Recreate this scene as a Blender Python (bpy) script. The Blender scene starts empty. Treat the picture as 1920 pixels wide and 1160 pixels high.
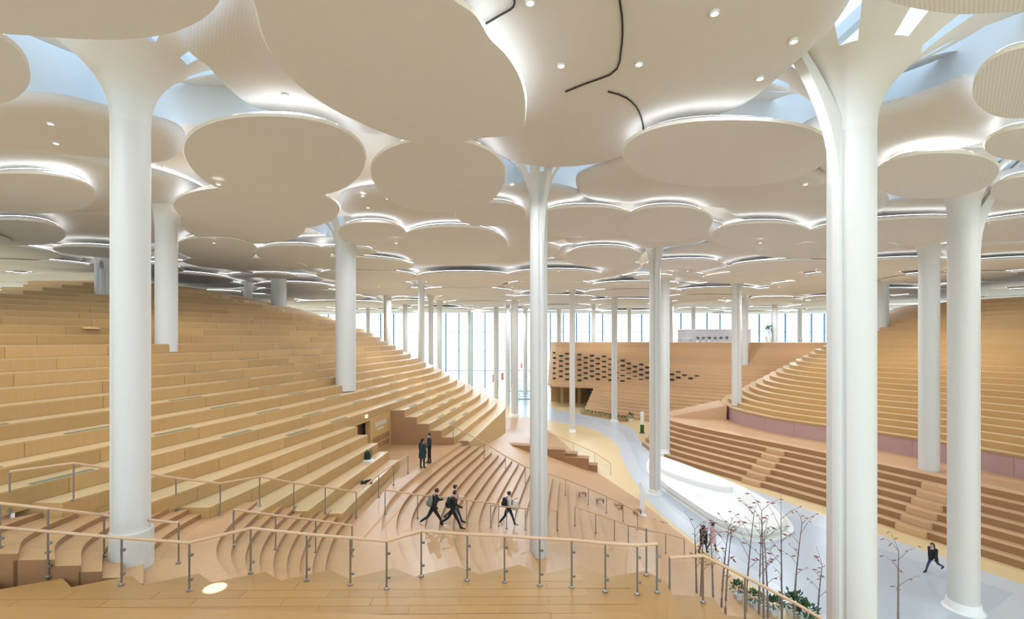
import bpy, bmesh, math, random
import numpy as np
from mathutils import Vector, Matrix
from mathutils.bvhtree import BVHTree

random.seed(7)
rng = np.random.default_rng(11)
SC = bpy.context.scene
COL = SC.collection

# ------------------------------------------------------------------ camera, world, exposure
EYE = 12.0            # camera height above the valley floor (metres)
FPX = 900.0           # focal length in pixels of a 1920 px wide frame
HZ = 635.0            # horizon row
cam_d = bpy.data.cameras.new('camera')
cam = bpy.data.objects.new('camera', cam_d); COL.objects.link(cam)
cam.location = (0, 0, EYE); cam.rotation_euler = (math.pi/2, 0, 0)
cam_d.sensor_fit = 'HORIZONTAL'; cam_d.sensor_width = 36.0
cam_d.lens = 36.0*FPX/1920.0
cam_d.shift_y = (HZ-580.0)/1920.0
cam_d.clip_end = 800
SC.camera = cam

world = bpy.data.worlds.new('overcast_sky'); SC.world = world
world.use_nodes = True
bgn = world.node_tree.nodes['Background']
bgn.inputs[0].default_value = (0.84, 0.93, 1.0, 1); bgn.inputs[1].default_value = 2.9

SC.view_settings.view_transform = 'Standard'
SC.view_settings.look = 'None'
SC.view_settings.gamma = 1.0
SC.view_settings.use_curve_mapping = False
SC.view_settings.exposure = 0.24
SC.cycles.max_bounces = 5
SC.cycles.diffuse_bounces = 3
SC.cycles.glossy_bounces = 2
SC.cycles.transparent_max_bounces = 16
SC.cycles.sample_clamp_indirect = 6.0
SC.cycles.use_denoising = True
SC.cycles.use_adaptive_sampling = True; SC.cycles.adaptive_threshold = .06

DOWN_W = 135.0        # watts of each ceiling downlight
STRIP_E = 5.0         # emission of the light strips along the ceiling leaves

# ------------------------------------------------------------------ helpers
WL = {}
def lin(c):
    return tuple(((x/255)/12.92 if x/255 <= .04045 else ((x/255+.055)/1.055)**2.4) for x in c)

def mat(name, rgb, rough=.6, metal=0.0, emit=None, estr=0.0, noise=None, rand=0.0, spec=.5, lines=None, trans=None, bump=None):
    m = bpy.data.materials.new(name); m.use_nodes = True
    nt = m.node_tree; N = nt.nodes; Lk = nt.links
    b = N['Principled BSDF']
    c = lin(rgb)
    b.inputs['Base Color'].default_value = (*c, 1)
    b.inputs['Roughness'].default_value = rough
    b.inputs['Metallic'].default_value = metal
    b.inputs['Specular IOR Level'].default_value = spec
    out = None
    def mixmul(fac_socket, lo, hi, prev):
        mr = N.new('ShaderNodeMapRange'); mr.inputs[3].default_value = lo; mr.inputs[4].default_value = hi
        Lk.new(fac_socket, mr.inputs[0])
        mx = N.new('ShaderNodeVectorMath'); mx.operation = 'SCALE'
        if prev is None: mx.inputs[0].default_value = c
        else: Lk.new(prev, mx.inputs[0])
        Lk.new(mr.outputs[0], mx.inputs['Scale'])
        return mx.outputs[0]
    if noise:
        sc, stretch, lo, hi = noise
        g = N.new('ShaderNodeNewGeometry'); mp = N.new('ShaderNodeMapping')
        mp.inputs['Scale'].default_value = stretch
        Lk.new(g.outputs['Position'], mp.inputs[0])
        n = N.new('ShaderNodeTexNoise'); n.inputs['Scale'].default_value = sc; n.inputs['Detail'].default_value = 3
        Lk.new(mp.outputs[0], n.inputs['Vector'])
        out = mixmul(n.outputs[0], lo, hi, out)
    if rand:
        oi = N.new('ShaderNodeObjectInfo')
        out = mixmul(oi.outputs['Random'], 1-rand, 1+rand, out)
    if lines:
        per, ang, lo = lines
        g = N.new('ShaderNodeNewGeometry'); mp = N.new('ShaderNodeMapping')
        mp.inputs['Rotation'].default_value = (0, 0, ang)
        Lk.new(g.outputs['Position'], mp.inputs[0])
        w = N.new('ShaderNodeTexWave'); w.inputs['Scale'].default_value = (2*math.pi/per)/20.0
        w.inputs['Distortion'].default_value = 0
        Lk.new(mp.outputs[0], w.inputs['Vector'])
        out = mixmul(w.outputs['Fac'], lo, 2-lo, out)
    if out is not None: Lk.new(out, b.inputs['Base Color'])
    if emit:
        b.inputs['Emission Color'].default_value = (*lin(emit), 1); b.inputs['Emission Strength'].default_value = estr
    if trans:
        t = N.new('ShaderNodeBsdfTransparent'); t.inputs[0].default_value = (*lin(trans[1]), 1)
        gl = N.new('ShaderNodeBsdfGlossy'); gl.inputs['Roughness'].default_value = .05
        mx = N.new('ShaderNodeMixShader'); mx.inputs[0].default_value = trans[0]
        Lk.new(t.outputs[0], mx.inputs[1]); Lk.new(gl.outputs[0], mx.inputs[2])
        Lk.new(mx.outputs[0], N['Material Output'].inputs[0])
    return m

M = {}
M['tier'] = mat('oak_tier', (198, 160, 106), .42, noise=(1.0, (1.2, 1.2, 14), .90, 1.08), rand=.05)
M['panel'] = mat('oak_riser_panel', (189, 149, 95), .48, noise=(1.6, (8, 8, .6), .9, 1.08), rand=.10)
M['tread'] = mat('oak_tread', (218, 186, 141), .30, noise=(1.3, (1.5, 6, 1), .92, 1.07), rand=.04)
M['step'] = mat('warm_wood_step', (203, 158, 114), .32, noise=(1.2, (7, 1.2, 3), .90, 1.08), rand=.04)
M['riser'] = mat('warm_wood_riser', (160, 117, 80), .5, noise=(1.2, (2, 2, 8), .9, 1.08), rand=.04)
M['plank'] = mat('foreground_plank', (172, 128, 72), .36, noise=(2.0, (1.2, 9, 1), .90, 1.09), rand=.06)
M['cwood'] = mat('red_oak_tier', (205, 163, 121), .5, noise=(1.0, (1.2, 1.2, 14), .9, 1.08), rand=.06)
M['rwood'] = mat('amber_oak_tier', (186, 144, 90), .5, noise=(1.0, (1.2, 1.2, 14), .9, 1.08), rand=.06)
M['mauve'] = mat('mauve_panel', (178, 142, 136), .6, noise=(.8, (1, 1, 1), .95, 1.05))
M['floor'] = mat('pale_yellow_floor', (226, 196, 146), .3, noise=(.5, (1, 1, 1), .96, 1.04))
M['path'] = mat('pale_grey_terrazzo', (200, 203, 206), .25, noise=(14, (1, 1, 1), .96, 1.04))
M['pathin'] = mat('grey_terrazzo_inlay', (188, 194, 201), .25, noise=(14, (1, 1, 1), .96, 1.04))
M['white'] = mat('white_column_paint', (212, 208, 201), .5)
M['cream'] = mat('cream_canopy_plaster', (216, 212, 203), .6)
M['roof'] = mat('white_roof', (238, 234, 226), .8)
M['leaf'] = mat('beige_acoustic_leaf', (222, 223, 225), .85, lines=(.065, .75, .93))
M['leafu'] = mat('beige_acoustic_leaf_upper', (215, 214, 213), .85, lines=(.065, -.6, .965))
M['rim'] = mat('leaf_rim_white', (232, 226, 214), .7)
M['dark'] = mat('painted_shadow', (52, 46, 40), .8)  # dark colour standing in for shade between overlapping leaves
M['strip'] = mat('warm_light_strip', (255, 244, 226), .5, emit=(244, 248, 255), estr=STRIP_E)
M['lampglow'] = mat('lamp_glow', (255, 250, 240), .5, emit=(255, 248, 236), estr=6.0)
M['floorglow'] = mat('warm_glow', (250, 226, 170), .5, emit=(255, 222, 160), estr=.9)
M['metal'] = mat('brushed_steel', (150, 146, 138), .4, .8)
M['rail'] = mat('handrail_wood', (200, 164, 128), .4, noise=(3, (1, 1, 1), .93, 1.07))
M['glass'] = mat('clear_glass', (255, 255, 255), trans=(.012, (252, 254, 254)))
M['pane'] = mat('window_glass', (255, 255, 255), trans=(.05, (240, 248, 252)))
M['skyglass'] = mat('dimming_skylight_glass', (255, 255, 255), trans=(.05, (204, 211, 217)))  # tint added to dim the bright sky seen up the shafts
M['mull'] = mat('blue_grey_mullion', (98, 140, 170), .5)
M['beam'] = mat('white_beam', (232, 238, 242), .6)
M['grille'] = mat('grey_green_grille', (126, 130, 108), .6)
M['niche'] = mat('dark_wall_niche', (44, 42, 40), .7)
M['solid'] = mat('white_solid_surface', (240, 237, 230), .3)
M['leafgreen'] = mat('green_leaves', (58, 96, 48), .6, noise=(9, (1, 1, 1), .7, 1.3), rand=.2)
M['pot'] = mat('white_pot', (232, 232, 228), .4)
M['bark'] = mat('grey_bark', (128, 116, 110), .8, noise=(20, (1, 1, 3), .7, 1.2), rand=.1)
M['redleaf'] = mat('faded_red_leaves', (158, 98, 92), .7, rand=.25)
M['lilac'] = mat('lilac_grey_wall', (196, 190, 196), .7)
M['ground'] = mat('outdoor_paving', (222, 224, 224), .9)
M['doorway'] = mat('dark_brown_doorway', (92, 66, 46), .7)
M['skin'] = mat('skin', (214, 170, 146), .55)
M['hair'] = mat('black_hair', (30, 26, 25), .6)
for nm, c in dict(black=(30, 31, 34), navy=(38, 44, 58), teal=(26, 52, 54), grey=(120, 118, 112), cream_cloth=(214, 206, 194),
                  pink=(216, 176, 168), red=(176, 44, 48), jeans=(52, 66, 88), tan=(196, 150, 82), darkgreen=(30, 48, 42), brown=(98, 66, 50), white_shoe=(225, 222, 216), olive=(118, 108, 88)).items():
    M[nm] = mat(nm + '_cloth', c, .85)
M['foreign'] = mat('orange_banner', (206, 96, 70), .7)
M['teal_table'] = mat('pale_teal_table', (150, 190, 194), .5)

def mk(name, V, F, m, parent=None, loc=None, smooth=False, mats=None, mi=None):
    """one mesh object from world-space vertices"""
    pw = WL[parent.name] if parent else Vector((0, 0, 0))
    if loc is None: loc = pw if parent else Vector((0, 0, 0))
    loc = Vector(loc)
    V = np.asarray(V, dtype=float) - np.array(loc)
    me = bpy.data.meshes.new(name)
    me.from_pydata(V.tolist(), [], [list(f) for f in F])
    if mats:
        for q in mats: me.materials.append(q)
        if mi is not None: me.polygons.foreach_set('material_index', mi)
    elif m: me.materials.append(m)
    if smooth: me.polygons.foreach_set('use_smooth', [True]*len(me.polygons))
    me.update()
    o = bpy.data.objects.new(name, me); COL.objects.link(o)
    o.location = loc - pw
    if parent: o.parent = parent
    WL[o.name] = loc
    return o

def empty(name, loc):
    o = bpy.data.objects.new(name, None); COL.objects.link(o)
    o.location = loc; o.empty_display_size = .3
    WL[o.name] = Vector(loc)
    return o

def tag(o, label=None, cat=None, group=None, kind=None):
    if label: o['label'] = label
    if cat: o['category'] = cat
    if group: o['group'] = group
    if kind: o['kind'] = kind
    return o

def px(u, v, Y):
    """point seen at pixel (u, v) that stands at depth Y"""
    return Vector(((u-960)/FPX*Y, Y, EYE-(v-HZ)/FPX*Y))
def pxz(u, v, z):
    """point seen at pixel (u, v) that lies at height z"""
    Y = FPX*(EYE-z)/(v-HZ)
    return Vector(((u-960)/FPX*Y, Y, z))

class MB:
    def __init__(s): s.V = []; s.F = []
    def add(s, V, F):
        n = len(s.V); s.V += [tuple(v) for v in V]; s.F += [tuple(i+n for i in f) for f in F]
    def box(s, c, size, rz=0.0, tilt=None):
        hx, hy, hz = size[0]/2, size[1]/2, size[2]/2
        R = Matrix.Rotation(rz, 3, 'Z')
        if tilt is not None: R = tilt
        V = [Vector(c) + R @ Vector((sx*hx, sy*hy, sz*hz)) for sz in (-1, 1) for sy in (-1, 1) for sx in (-1, 1)]
        s.add(V, [(0, 2, 3, 1), (4, 5, 7, 6), (0, 1, 5, 4), (2, 6, 7, 3), (0, 4, 6, 2), (1, 3, 7, 5)])
    def tube(s, pts, rad, n=6, cap=True):
        pts = [Vector(p) for p in pts]
        if not hasattr(rad, '__len__'): rad = [rad]*len(pts)
        rings = []
        for i, p in enumerate(pts):
            d = (pts[min(i+1, len(pts)-1)] - pts[max(i-1, 0)]).normalized()
            a = d.cross(Vector((0, 0, 1)))
            if a.length < .05: a = d.cross(Vector((1, 0, 0)))
            a.normalize(); b = d.cross(a)
            rings.append([p + (a*math.cos(t) + b*math.sin(t))*rad[i] for t in [2*math.pi*k/n for k in range(n)]])
        V = [q for r in rings for q in r]; F = []
        for i in range(len(rings)-1):
            for k in range(n):
                F.append((i*n+k, i*n+(k+1) % n, (i+1)*n+(k+1) % n, (i+1)*n+k))
        if cap:
            F.append(tuple(range(n))); F.append(tuple((len(rings)-1)*n+k for k in reversed(range(n))))
        s.add(V, F)
    def lathe(s, prof, c=(0, 0, 0), n=24, closed_top=True, closed_bot=True):
        V = []; F = []
        for (r, z) in prof:
            for k in range(n):
                t = 2*math.pi*k/n; V.append((c[0]+r*math.cos(t), c[1]+r*math.sin(t), c[2]+z))
        for i in range(len(prof)-1):
            for k in range(n): F.append((i*n+k, i*n+(k+1) % n, (i+1)*n+(k+1) % n, (i+1)*n+k))
        if closed_bot: F.append(tuple(reversed(range(n))))
        if closed_top: F.append(tuple((len(prof)-1)*n+k for k in range(n)))
        s.add(V, F)
    def prism(s, poly, z0, z1):
        n = len(poly)
        V = [(p[0], p[1], z0) for p in poly] + [(p[0], p[1], z1) for p in poly]
        F = [tuple(reversed(range(n))), tuple(range(n, 2*n))] + [(i, (i+1) % n, n+(i+1) % n, n+i) for i in range(n)]
        s.add(V, F)
    def build(s, name, m, parent=None, loc=None, smooth=False):
        return mk(name, s.V, s.F, m, parent, loc, smooth)

TERR = MB()           # everything people and posts can stand on
def terr(V, F): TERR.add(V, F)

def smooth_interp(keys, t, w=0.0):
    k = np.array(keys, float); t = np.asarray(t, float)
    if w <= 0: return np.interp(t, k[:, 0], k[:, 1])
    s = np.zeros_like(t); tot = 0
    for d in np.linspace(-1, 1, 9):
        g = math.exp(-2*d*d); s += g*np.interp(t+d*w, k[:, 0], k[:, 1]); tot += g
    return s/tot

def catmull(pts, n):
    P = np.array(pts, float)
    P = np.vstack([2*P[0]-P[1], P, 2*P[-1]-P[-2]])
    d = np.linalg.norm(np.diff(P[1:-1], axis=0), axis=1); cum = np.concatenate([[0], np.cumsum(d)])
    out = []
    for s in np.linspace(0, cum[-1], n):
        i = min(np.searchsorted(cum, s, side='right')-1, len(d)-1); t = (s-cum[i])/d[i]
        p0, p1, p2, p3 = P[i], P[i+1], P[i+2], P[i+3]
        out.append(.5*((2*p1)+(-p0+p2)*t+(2*p0-5*p1+4*p2-p3)*t*t+(-p0+3*p1-3*p2+p3)*t**3))
    return np.array(out)

def closed_curve(pts, n=64):
    P = [np.array(p, float) for p in pts]; k = len(P)
    out = []
    per = max(2, n//k)
    for i in range(k):
        p0, p1, p2, p3 = P[(i-1) % k], P[i], P[(i+1) % k], P[(i+2) % k]
        for j in range(per):
            t = j/per
            out.append(.5*((2*p1)+(-p0+p2)*t+(2*p0-5*p1+4*p2-p3)*t*t+(-p0+3*p1-3*p2+p3)*t**3))
    return np.array(out)

def slab(front, back, zt, zb):
    n = len(front)
    V = [(p[0], p[1], zt) for p in front] + [(p[0], p[1], zt) for p in back] + [(p[0], p[1], zb) for p in front] + [(p[0], p[1], zb) for p in back]
    F = []
    for i in range(n-1):
        F += [(i, i+1, n+i+1, n+i), (2*n+i, 2*n+i+1, i+1, i), (3*n+i+1, 3*n+i, n+i, n+i+1)]
    F += [(0, n, 3*n, 2*n), (n-1, 3*n-1, 4*n-1, 2*n-1)]
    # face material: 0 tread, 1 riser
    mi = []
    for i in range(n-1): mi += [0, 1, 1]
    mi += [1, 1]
    return V, F, mi

def strip_panels(front, s0, s1, zb, zt, proud, flip=1):
    """curved thin panel in front of a polyline between arc lengths s0, s1"""
    P = np.array(front); d = np.linalg.norm(np.diff(P, axis=0), axis=1); cum = np.concatenate([[0], np.cumsum(d)])
    ns = max(2, int((s1-s0)/1.2)+2)
    ss = np.linspace(s0, s1, ns)
    x = np.interp(ss, cum, P[:, 0]); y = np.interp(ss, cum, P[:, 1])
    tx = np.gradient(x); ty = np.gradient(y); L = np.hypot(tx, ty)
    nx, ny = ty/L*flip, -tx/L*flip
    V = []
    for off in (-.01, proud):
        for z in (zb, zt):
            V += [(x[i]+nx[i]*off, y[i]+ny[i]*off, z) for i in range(ns)]
    a, b, c, e = 0, ns, 2*ns, 3*ns
    F = []
    for i in range(ns-1):
        F += [(c+i, c+i+1, e+i+1, e+i), (b+i, e+i, e+i+1, b+i+1), (a+i, a+i+1, c+i+1, c+i)]
    F += [(a, c, e, b), (c+ns-1, a+ns-1, b+ns-1, e+ns-1)]
    return V, F, cum[-1]

# ------------------------------------------------------------------ column table: pixel column, depth, diameter, rib direction (deg), key
COLS = [
 ('A', 247, 11.7, .76, 200), ('B', 312, 24.0, .96, 120), ('C', 1010, 20.3, .74, -72), ('D', 647, 31.0, 1.17, 20),
 ('E', 790, 55, .75, -60), ('F', 193, 36, 1.0, -60), ('G', 522, 50, 1.4, 40), ('H', 727, 70, 1.0, 200),
 ('I', 1073, 62, .72, -80), ('J', 1152, 69.7, .85, -80), ('K', 965, 75, 1.1, -80), ('L', 1228, 37.2, .84, -95),
 ('M', 1246, 49, .93, -40), ('N', 1381, 55, 1.05, -80), ('O', 1596, 12.2, 1.06, 197), ('P', 1806, 21.3, 1.08, -14),
 ('Q', 1742, 34, 1.2, 60), ('R', 1655, 55, 1.05, -40), ('S', 1453, 88, .95, -80), ('T', 1397, 74, .9, -80),
 ('U', 1300, 95, .8, 0), ('V', 1180, 98, .8, 0), ('W', 1048, 98, .9, 0), ('X', 1113, 90, .7, 0), ('Y', 930, 94, .9, 0),
 ('Z', 985, 104, .9, 0), ('AA', 808, 78, .8, 0), ('AB', 824, 90, .9, 0), ('AC', 760, 88, .85, 0), ('AD', 1258, 84, .8, 0),
 ('AE', 465, 62, 1.0, 0), ('AF', 952, 88, .8, 0), ('AG', 880, 106, .8, 0), ('AH', 1500, 100, .8, 0), ('AI', 690, 96, .8, 0)]
CXY = {k: ((u-960)/FPX*Y, Y) for k, u, Y, d, a in COLS}

# ================================================================== SETTING
# --- floor, path, outdoors
b = MB(); b.box((0, 43, -.1), (168, 158, .2)); fl = b.build('floor', M['floor'], loc=(0, 43, 0)); tag(fl, 'pale yellow floor of the valley between the wooden terraces', kind='structure')
terr(b.V, b.F)
b = MB(); b.box((0, 60, -.5), (700, 700, .2)); g = b.build('ground', M['ground']); tag(g, 'pale paved ground outside the glass walls', kind='structure')

pl = [(940, 722), (962, 770), (1040, 790), (1105, 802), (1152, 828), (1166, 858), (1184, 893), (1224, 948), (1290, 1004), (1360, 1060), (1450, 1120), (1560, 1200)]
pr = [(2100, 1160), (1920, 1096), (1740, 1034), (1550, 968), (1430, 925), (1330, 892), (1262, 868), (1225, 848), (1200, 826), (1190, 806), (1160, 792), (1100, 777), (1030, 762), (1000, 728)]
def fpt(u, v): q = pxz(u, v, 0); return (q.x, q.y)
L_ = catmull([fpt(*p) for p in pl], 40); R_ = catmull([fpt(*p) for p in pr], 40)
poly = [tuple(p) for p in L_] + [tuple(p) for p in R_]
b = MB(); b.prism(poly, -.01, .012); o = b.build('floor_path', M['path'], loc=(14, 40, 0))
tag(o, 'winding pale grey terrazzo path along the valley floor', kind='structure')
terr(b.V, b.F)
# darker inlay running along the path
inl = [(1050, 779), (1120, 790), (1168, 812), (1188, 850), (1206, 890), (1258, 950), (1330, 1010), (1420, 1070), (1540, 1150), (1800, 1190), (1900, 1112), (1700, 1045), (1540, 990),
       (1300, 900), (1240, 872), (1206, 842), (1185, 812), (1150, 798), (1100, 784)]
b = MB(); b.prism([fpt(*p) for p in inl], .0, .02); b.build('path_inlay', M['pathin'], parent=o)

# --- glass walls
def glass_wall(name, p0, p1, step, label, ztop=18.6, transoms=(4.2, 9.0, 13.8)):
    p0 = Vector((*p0, 0)); p1 = Vector((*p1, 0)); d = p1-p0; n = int(round(d.length/step)); dirv = d.normalized()
    rz = math.atan2(dirv.y, dirv.x)
    root = empty(name, (p0+p1)/2); tag(root, label, kind='structure')
    mb = MB(); mb.box(p0 + Vector((0, 0, ztop/2)), (.26, .40, ztop), rz); first = mb.build('mullion', M['mull'], root, loc=p0)
    pb = MB(); w = d.length/n
    pb.box(p0 + dirv*w/2 + Vector((0, 0, ztop/2)), (w-.27, .03, ztop), rz); fp = pb.build('pane', M['pane'], root, loc=p0)
    for i in range(1, n+1):
        c = first.copy(); COL.objects.link(c); c.location = first.location + dirv*w*i; c.parent = root
        if i < n:
            q = fp.copy(); COL.objects.link(q); q.location = fp.location + dirv*w*i; q.parent = root
    for z in transoms:
        tb = MB(); tb.box((p0+p1)/2 + Vector((0, 0, z)), (d.length, .14, .12), rz); tb.build('transom', M['mull'], root)
    return root
glass_wall('wall_back', (-74, 118), (80, 118), 3.2, 'tall glass curtain wall with blue grey mullions at the far end')
glass_wall('wall_left', (-74, 14), (-74, 118), 4.0, 'glass curtain wall on the left behind the terraced hill')
glass_wall('wall_front', (-74, -6), (80, -6), 5.5, 'glass curtain wall behind the viewer closing the hall', transoms=(9.0,))
glass_wall('wall_right', (80, 14), (80, 118), 4.0, 'glass curtain wall on the right behind the amber terraces')

# --- roof slab with skylight openings over the columns
ZR = 19.2      # underside of the roof
CT = 20.5      # top of the column canopies inside the skylight shafts
NEAR = {'A': 4.6, 'B': 2.6, 'C': 2.6, 'D': 2.6, 'F': 2.6, 'G': 2.4, 'L': 2.6, 'M': 2.2, 'N': 2.4, 'O': 4.4, 'P': 3.4, 'Q': 2.6, 'R': 2.4}
holes = []
for k, (cx, cy) in CXY.items():
    h = NEAR.get(k, 0)
    if h: holes.append((round(cx-h), round(cx+h), round(cy-h), round(cy+h)))
xs = list(range(-74, 81)); ys = list(range(-6, 119))
V = [(x, y, ZR) for y in ys for x in xs]; F = []; nx_ = len(xs)
for j in range(len(ys)-1):
    for i in range(nx_-1):
        cx, cy = xs[i]+.5, ys[j]+.5
        if any(a < cx < b_ and c < cy < d for a, b_, c, d in holes): continue
        F.append((j*nx_+i, (j+1)*nx_+i, (j+1)*nx_+i+1, j*nx_+i+1))
ceil = mk('ceiling', V, F, M['roof'], loc=(0, 43, ZR)); tag(ceil, 'white roof hung with overlapping beige ginkgo leaf panels', kind='structure')
for (a, b_, c, d) in holes:
    mb = MB()
    # upstand walls of the skylight
    for (x0, x1, y0, y1) in ((a-.1, a, c, d), (b_, b_+.1, c, d), (a, b_, c-.1, c), (a, b_, d, d+.1)):
        mb.box(((x0+x1)/2, (y0+y1)/2, ZR+1.18), (max(x1-x0, .1), max(y1-y0, .1), 2.44))
    mb.build('skylight_frame', M['beam'], ceil)
    pb = MB(); pb.box(((a+b_)/2, (c+d)/2, ZR+2.4), (b_-a, d-c, .04)); pb.build('skylight_pane', M['skyglass'], ceil)
    for t in (.33, .67):
        bb = MB(); bb.box((a+(b_-a)*t, (c+d)/2, ZR+2.1), (.28, d-c, .4)); bb.build('skylight_beam', M['beam'], ceil)
    bb = MB(); bb.box(((a+b_)/2, c+(d-c)*.5, ZR+2.15), (b_-a, .28, .4)); bb.build('skylight_beam', M['beam'], ceil)

# --- ceiling leaves
ZL, ZU = 18.0, 18.6
def leaf_pts(pix, z): 
    out = []
    for (u, v) in pix:
        Y = FPX*(z-EYE)/(HZ-v); out.append(((u-960)/FPX*Y, Y))
    return out
def lower_leaf(P, z, name='ceiling_leaf', strip=True):
    P = np.array(P); n = len(P); c = P.mean(axis=0)
    d = P-c; r = np.linalg.norm(d, axis=1)[:, None]
    ins = c + d*np.maximum(0, (r-.22))/r
    ou = c + d*(r+.05)/r
    V = [(p[0], p[1], z) for p in P] + [(p[0], p[1], z+.07) for p in ou] + [(p[0], p[1], z+.2) for p in ins] + [(c[0], c[1], z), (c[0], c[1], z+.2)]
    F = []; mi = []
    for i in range(n):
        j = (i+1) % n
        F.append((3*n, j, i)); mi.append(0)
        F.append((i, j, n+j, n+i)); mi.append(1)
        F.append((n+i, n+j, 2*n+j, 2*n+i)); mi.append(1)
        F.append((3*n+1, 2*n+i, 2*n+j)); mi.append(1)
    lf = mk(name, V, F, None, ceil, loc=(c[0], c[1], z), mats=[M['leaf'], M['rim']], mi=mi)
    if strip:
        a = c + d*np.maximum(.1, (r-.30))/r; bq = c + d*np.maximum(.05, (r-.38))/r
        V = [(p[0], p[1], z+.26) for p in a] + [(p[0], p[1], z+.30) for p in bq]
        F = [(i, (i+1) % n, n+(i+1) % n, n+i) for i in range(n)]
        mk('light_strip', V, F, M['strip'], lf)
    return lf
def upper_leaf(P, z, name='ceiling_leaf', rise=.28):
    P = np.array(P); n = len(P); c = P.mean(axis=0); d = P-c
    rings = [(1.0, rise), (.965, rise*.5), (.91, rise*.2), (.83, rise*.05), (.6, 0), (.3, 0)]
    V = []; F = []
    for s, dz in rings: V += [(c[0]+q[0]*s, c[1]+q[1]*s, z+dz) for q in d]
    V.append((c[0], c[1], z))
    for k in range(len(rings)-1):
        for i in range(n):
            j = (i+1) % n; F.append((k*n+i, k*n+j, (k+1)*n+j, (k+1)*n+i))
    K = len(rings)
    for i in range(n): F.append(((K-1)*n+i, (K-1)*n+(i+1) % n, K*n))
    # thin top so that the leaf has thickness
    V += [(c[0]+q[0], c[1]+q[1], z+rise+.06) for q in d]; b0 = K*n+1
    F.append(tuple(b0+i for i in range(n)))
    for i in range(n): F.append((i, b0+i, b0+(i+1) % n, (i+1) % n))
    lf = mk(name, V, F, M['leafu'], ceil, loc=(c[0], c[1], z), smooth=False)
    lf.data.polygons.foreach_set('use_smooth', [len(q) < 5 and max(q) < b0 for q in F])
    V = [(c[0]+q[0]*.9, c[1]+q[1]*.9, z+rise+.10) for q in d] + [(c[0]+q[0]*.88, c[1]+q[1]*.88, z+rise+.14) for q in d]
    mk('light_strip', V, [(i, (i+1) % n, n+(i+1) % n, n+i) for i in range(n)], M['strip'], lf)  # strip on top of the upper leaf, added to brighten the roof
    return lf
def ell(uL, uR, vT, vB, z, n=44, rot=0.0, p=2.25):
    Yn = FPX*(z-EYE)/(HZ-vT); Yf = FPX*(z-EYE)/(HZ-vB); Yc = (Yn+Yf)/2
    X = ((uL+uR)/2-960)/FPX*Yc; rx = (uR-uL)/2/FPX*Yc; ry = (Yf-Yn)/2
    # keep the near side narrower in the world so that the outline reads as an oval from below
    out = []
    for k in range(n):
        t = 2*math.pi*k/n; cx = math.copysign(abs(math.cos(t))**(2/p), math.cos(t)); sy = math.copysign(abs(math.sin(t))**(2/p), math.sin(t))
        out.append((rx*cx, ry*sy))
    cs, sn = math.cos(rot), math.sin(rot)
    shear = ((uL+uR)/2-960)/FPX
    return [(X+x*cs-y*sn+shear*y*.85, Yc+x*sn+y*cs) for x, y in out], (X, Yc, rx, ry)

traced = []
LOW_E = [(357, 682, 218, 372), (703, 944, 262, 398), (332, 636, 350, 432), (345, 572, 388, 457), (1172, 1550, 225, 350), (1640, 1866, 287, 372),
         (-70, 178, 325, 400), (-150, 52, 55, 197), (1828, 2020, 88, 222), (1846, 2060, 238, 302), (750, 948, 425, 498), (1335, 1516, 418, 466),
         (1165, 1332, 388, 452), (1000, 1192, 388, 446), (-60, 122, 412, 460), (335, 482, 445, 490), (636, 760, 416, 462), (1060, 1200, 464, 500),
         (480, 620, 460, 492), (855, 985, 380, 424), (1690, 1760, 420, 462), (1860, 2010, 330, 380), (1520, 1640, 470, 500)]
for ie, e in enumerate(LOW_E):
    zz = ZL + ((ie*7) % 24)*.008; P, info = ell(*e, zz); traced.append(info); lower_leaf(P, zz)
L1 = [(470, -70), (482, 20), (506, 95), (560, 160), (640, 213), (750, 260), (828, 271), (900, 259), (972, 249), (985, 200), (976, 150), (950, 105), (918, 72), (892, 30), (850, 0), (770, -60), (620, -100)]
lower_leaf(closed_curve(leaf_pts(L1, ZL), 68), ZL)
L4 = [(-60, 55), (60, 67), (150, 73), (235, 74), (320, 62), (385, 32), (412, -5), (400, -50), (300, -90), (100, -100), (-80, -60), (-130, 10)]
lower_leaf(closed_curve(leaf_pts(L4, ZL), 60), ZL)
L11 = [(1655, -10), (1700, 12), (1790, 26), (1870, 24), (1960, 14), (2050, -20), (2000, -80), (1830, -110), (1680, -70)]
lower_leaf(closed_curve(leaf_pts(L11, ZL), 54), ZL)
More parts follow.
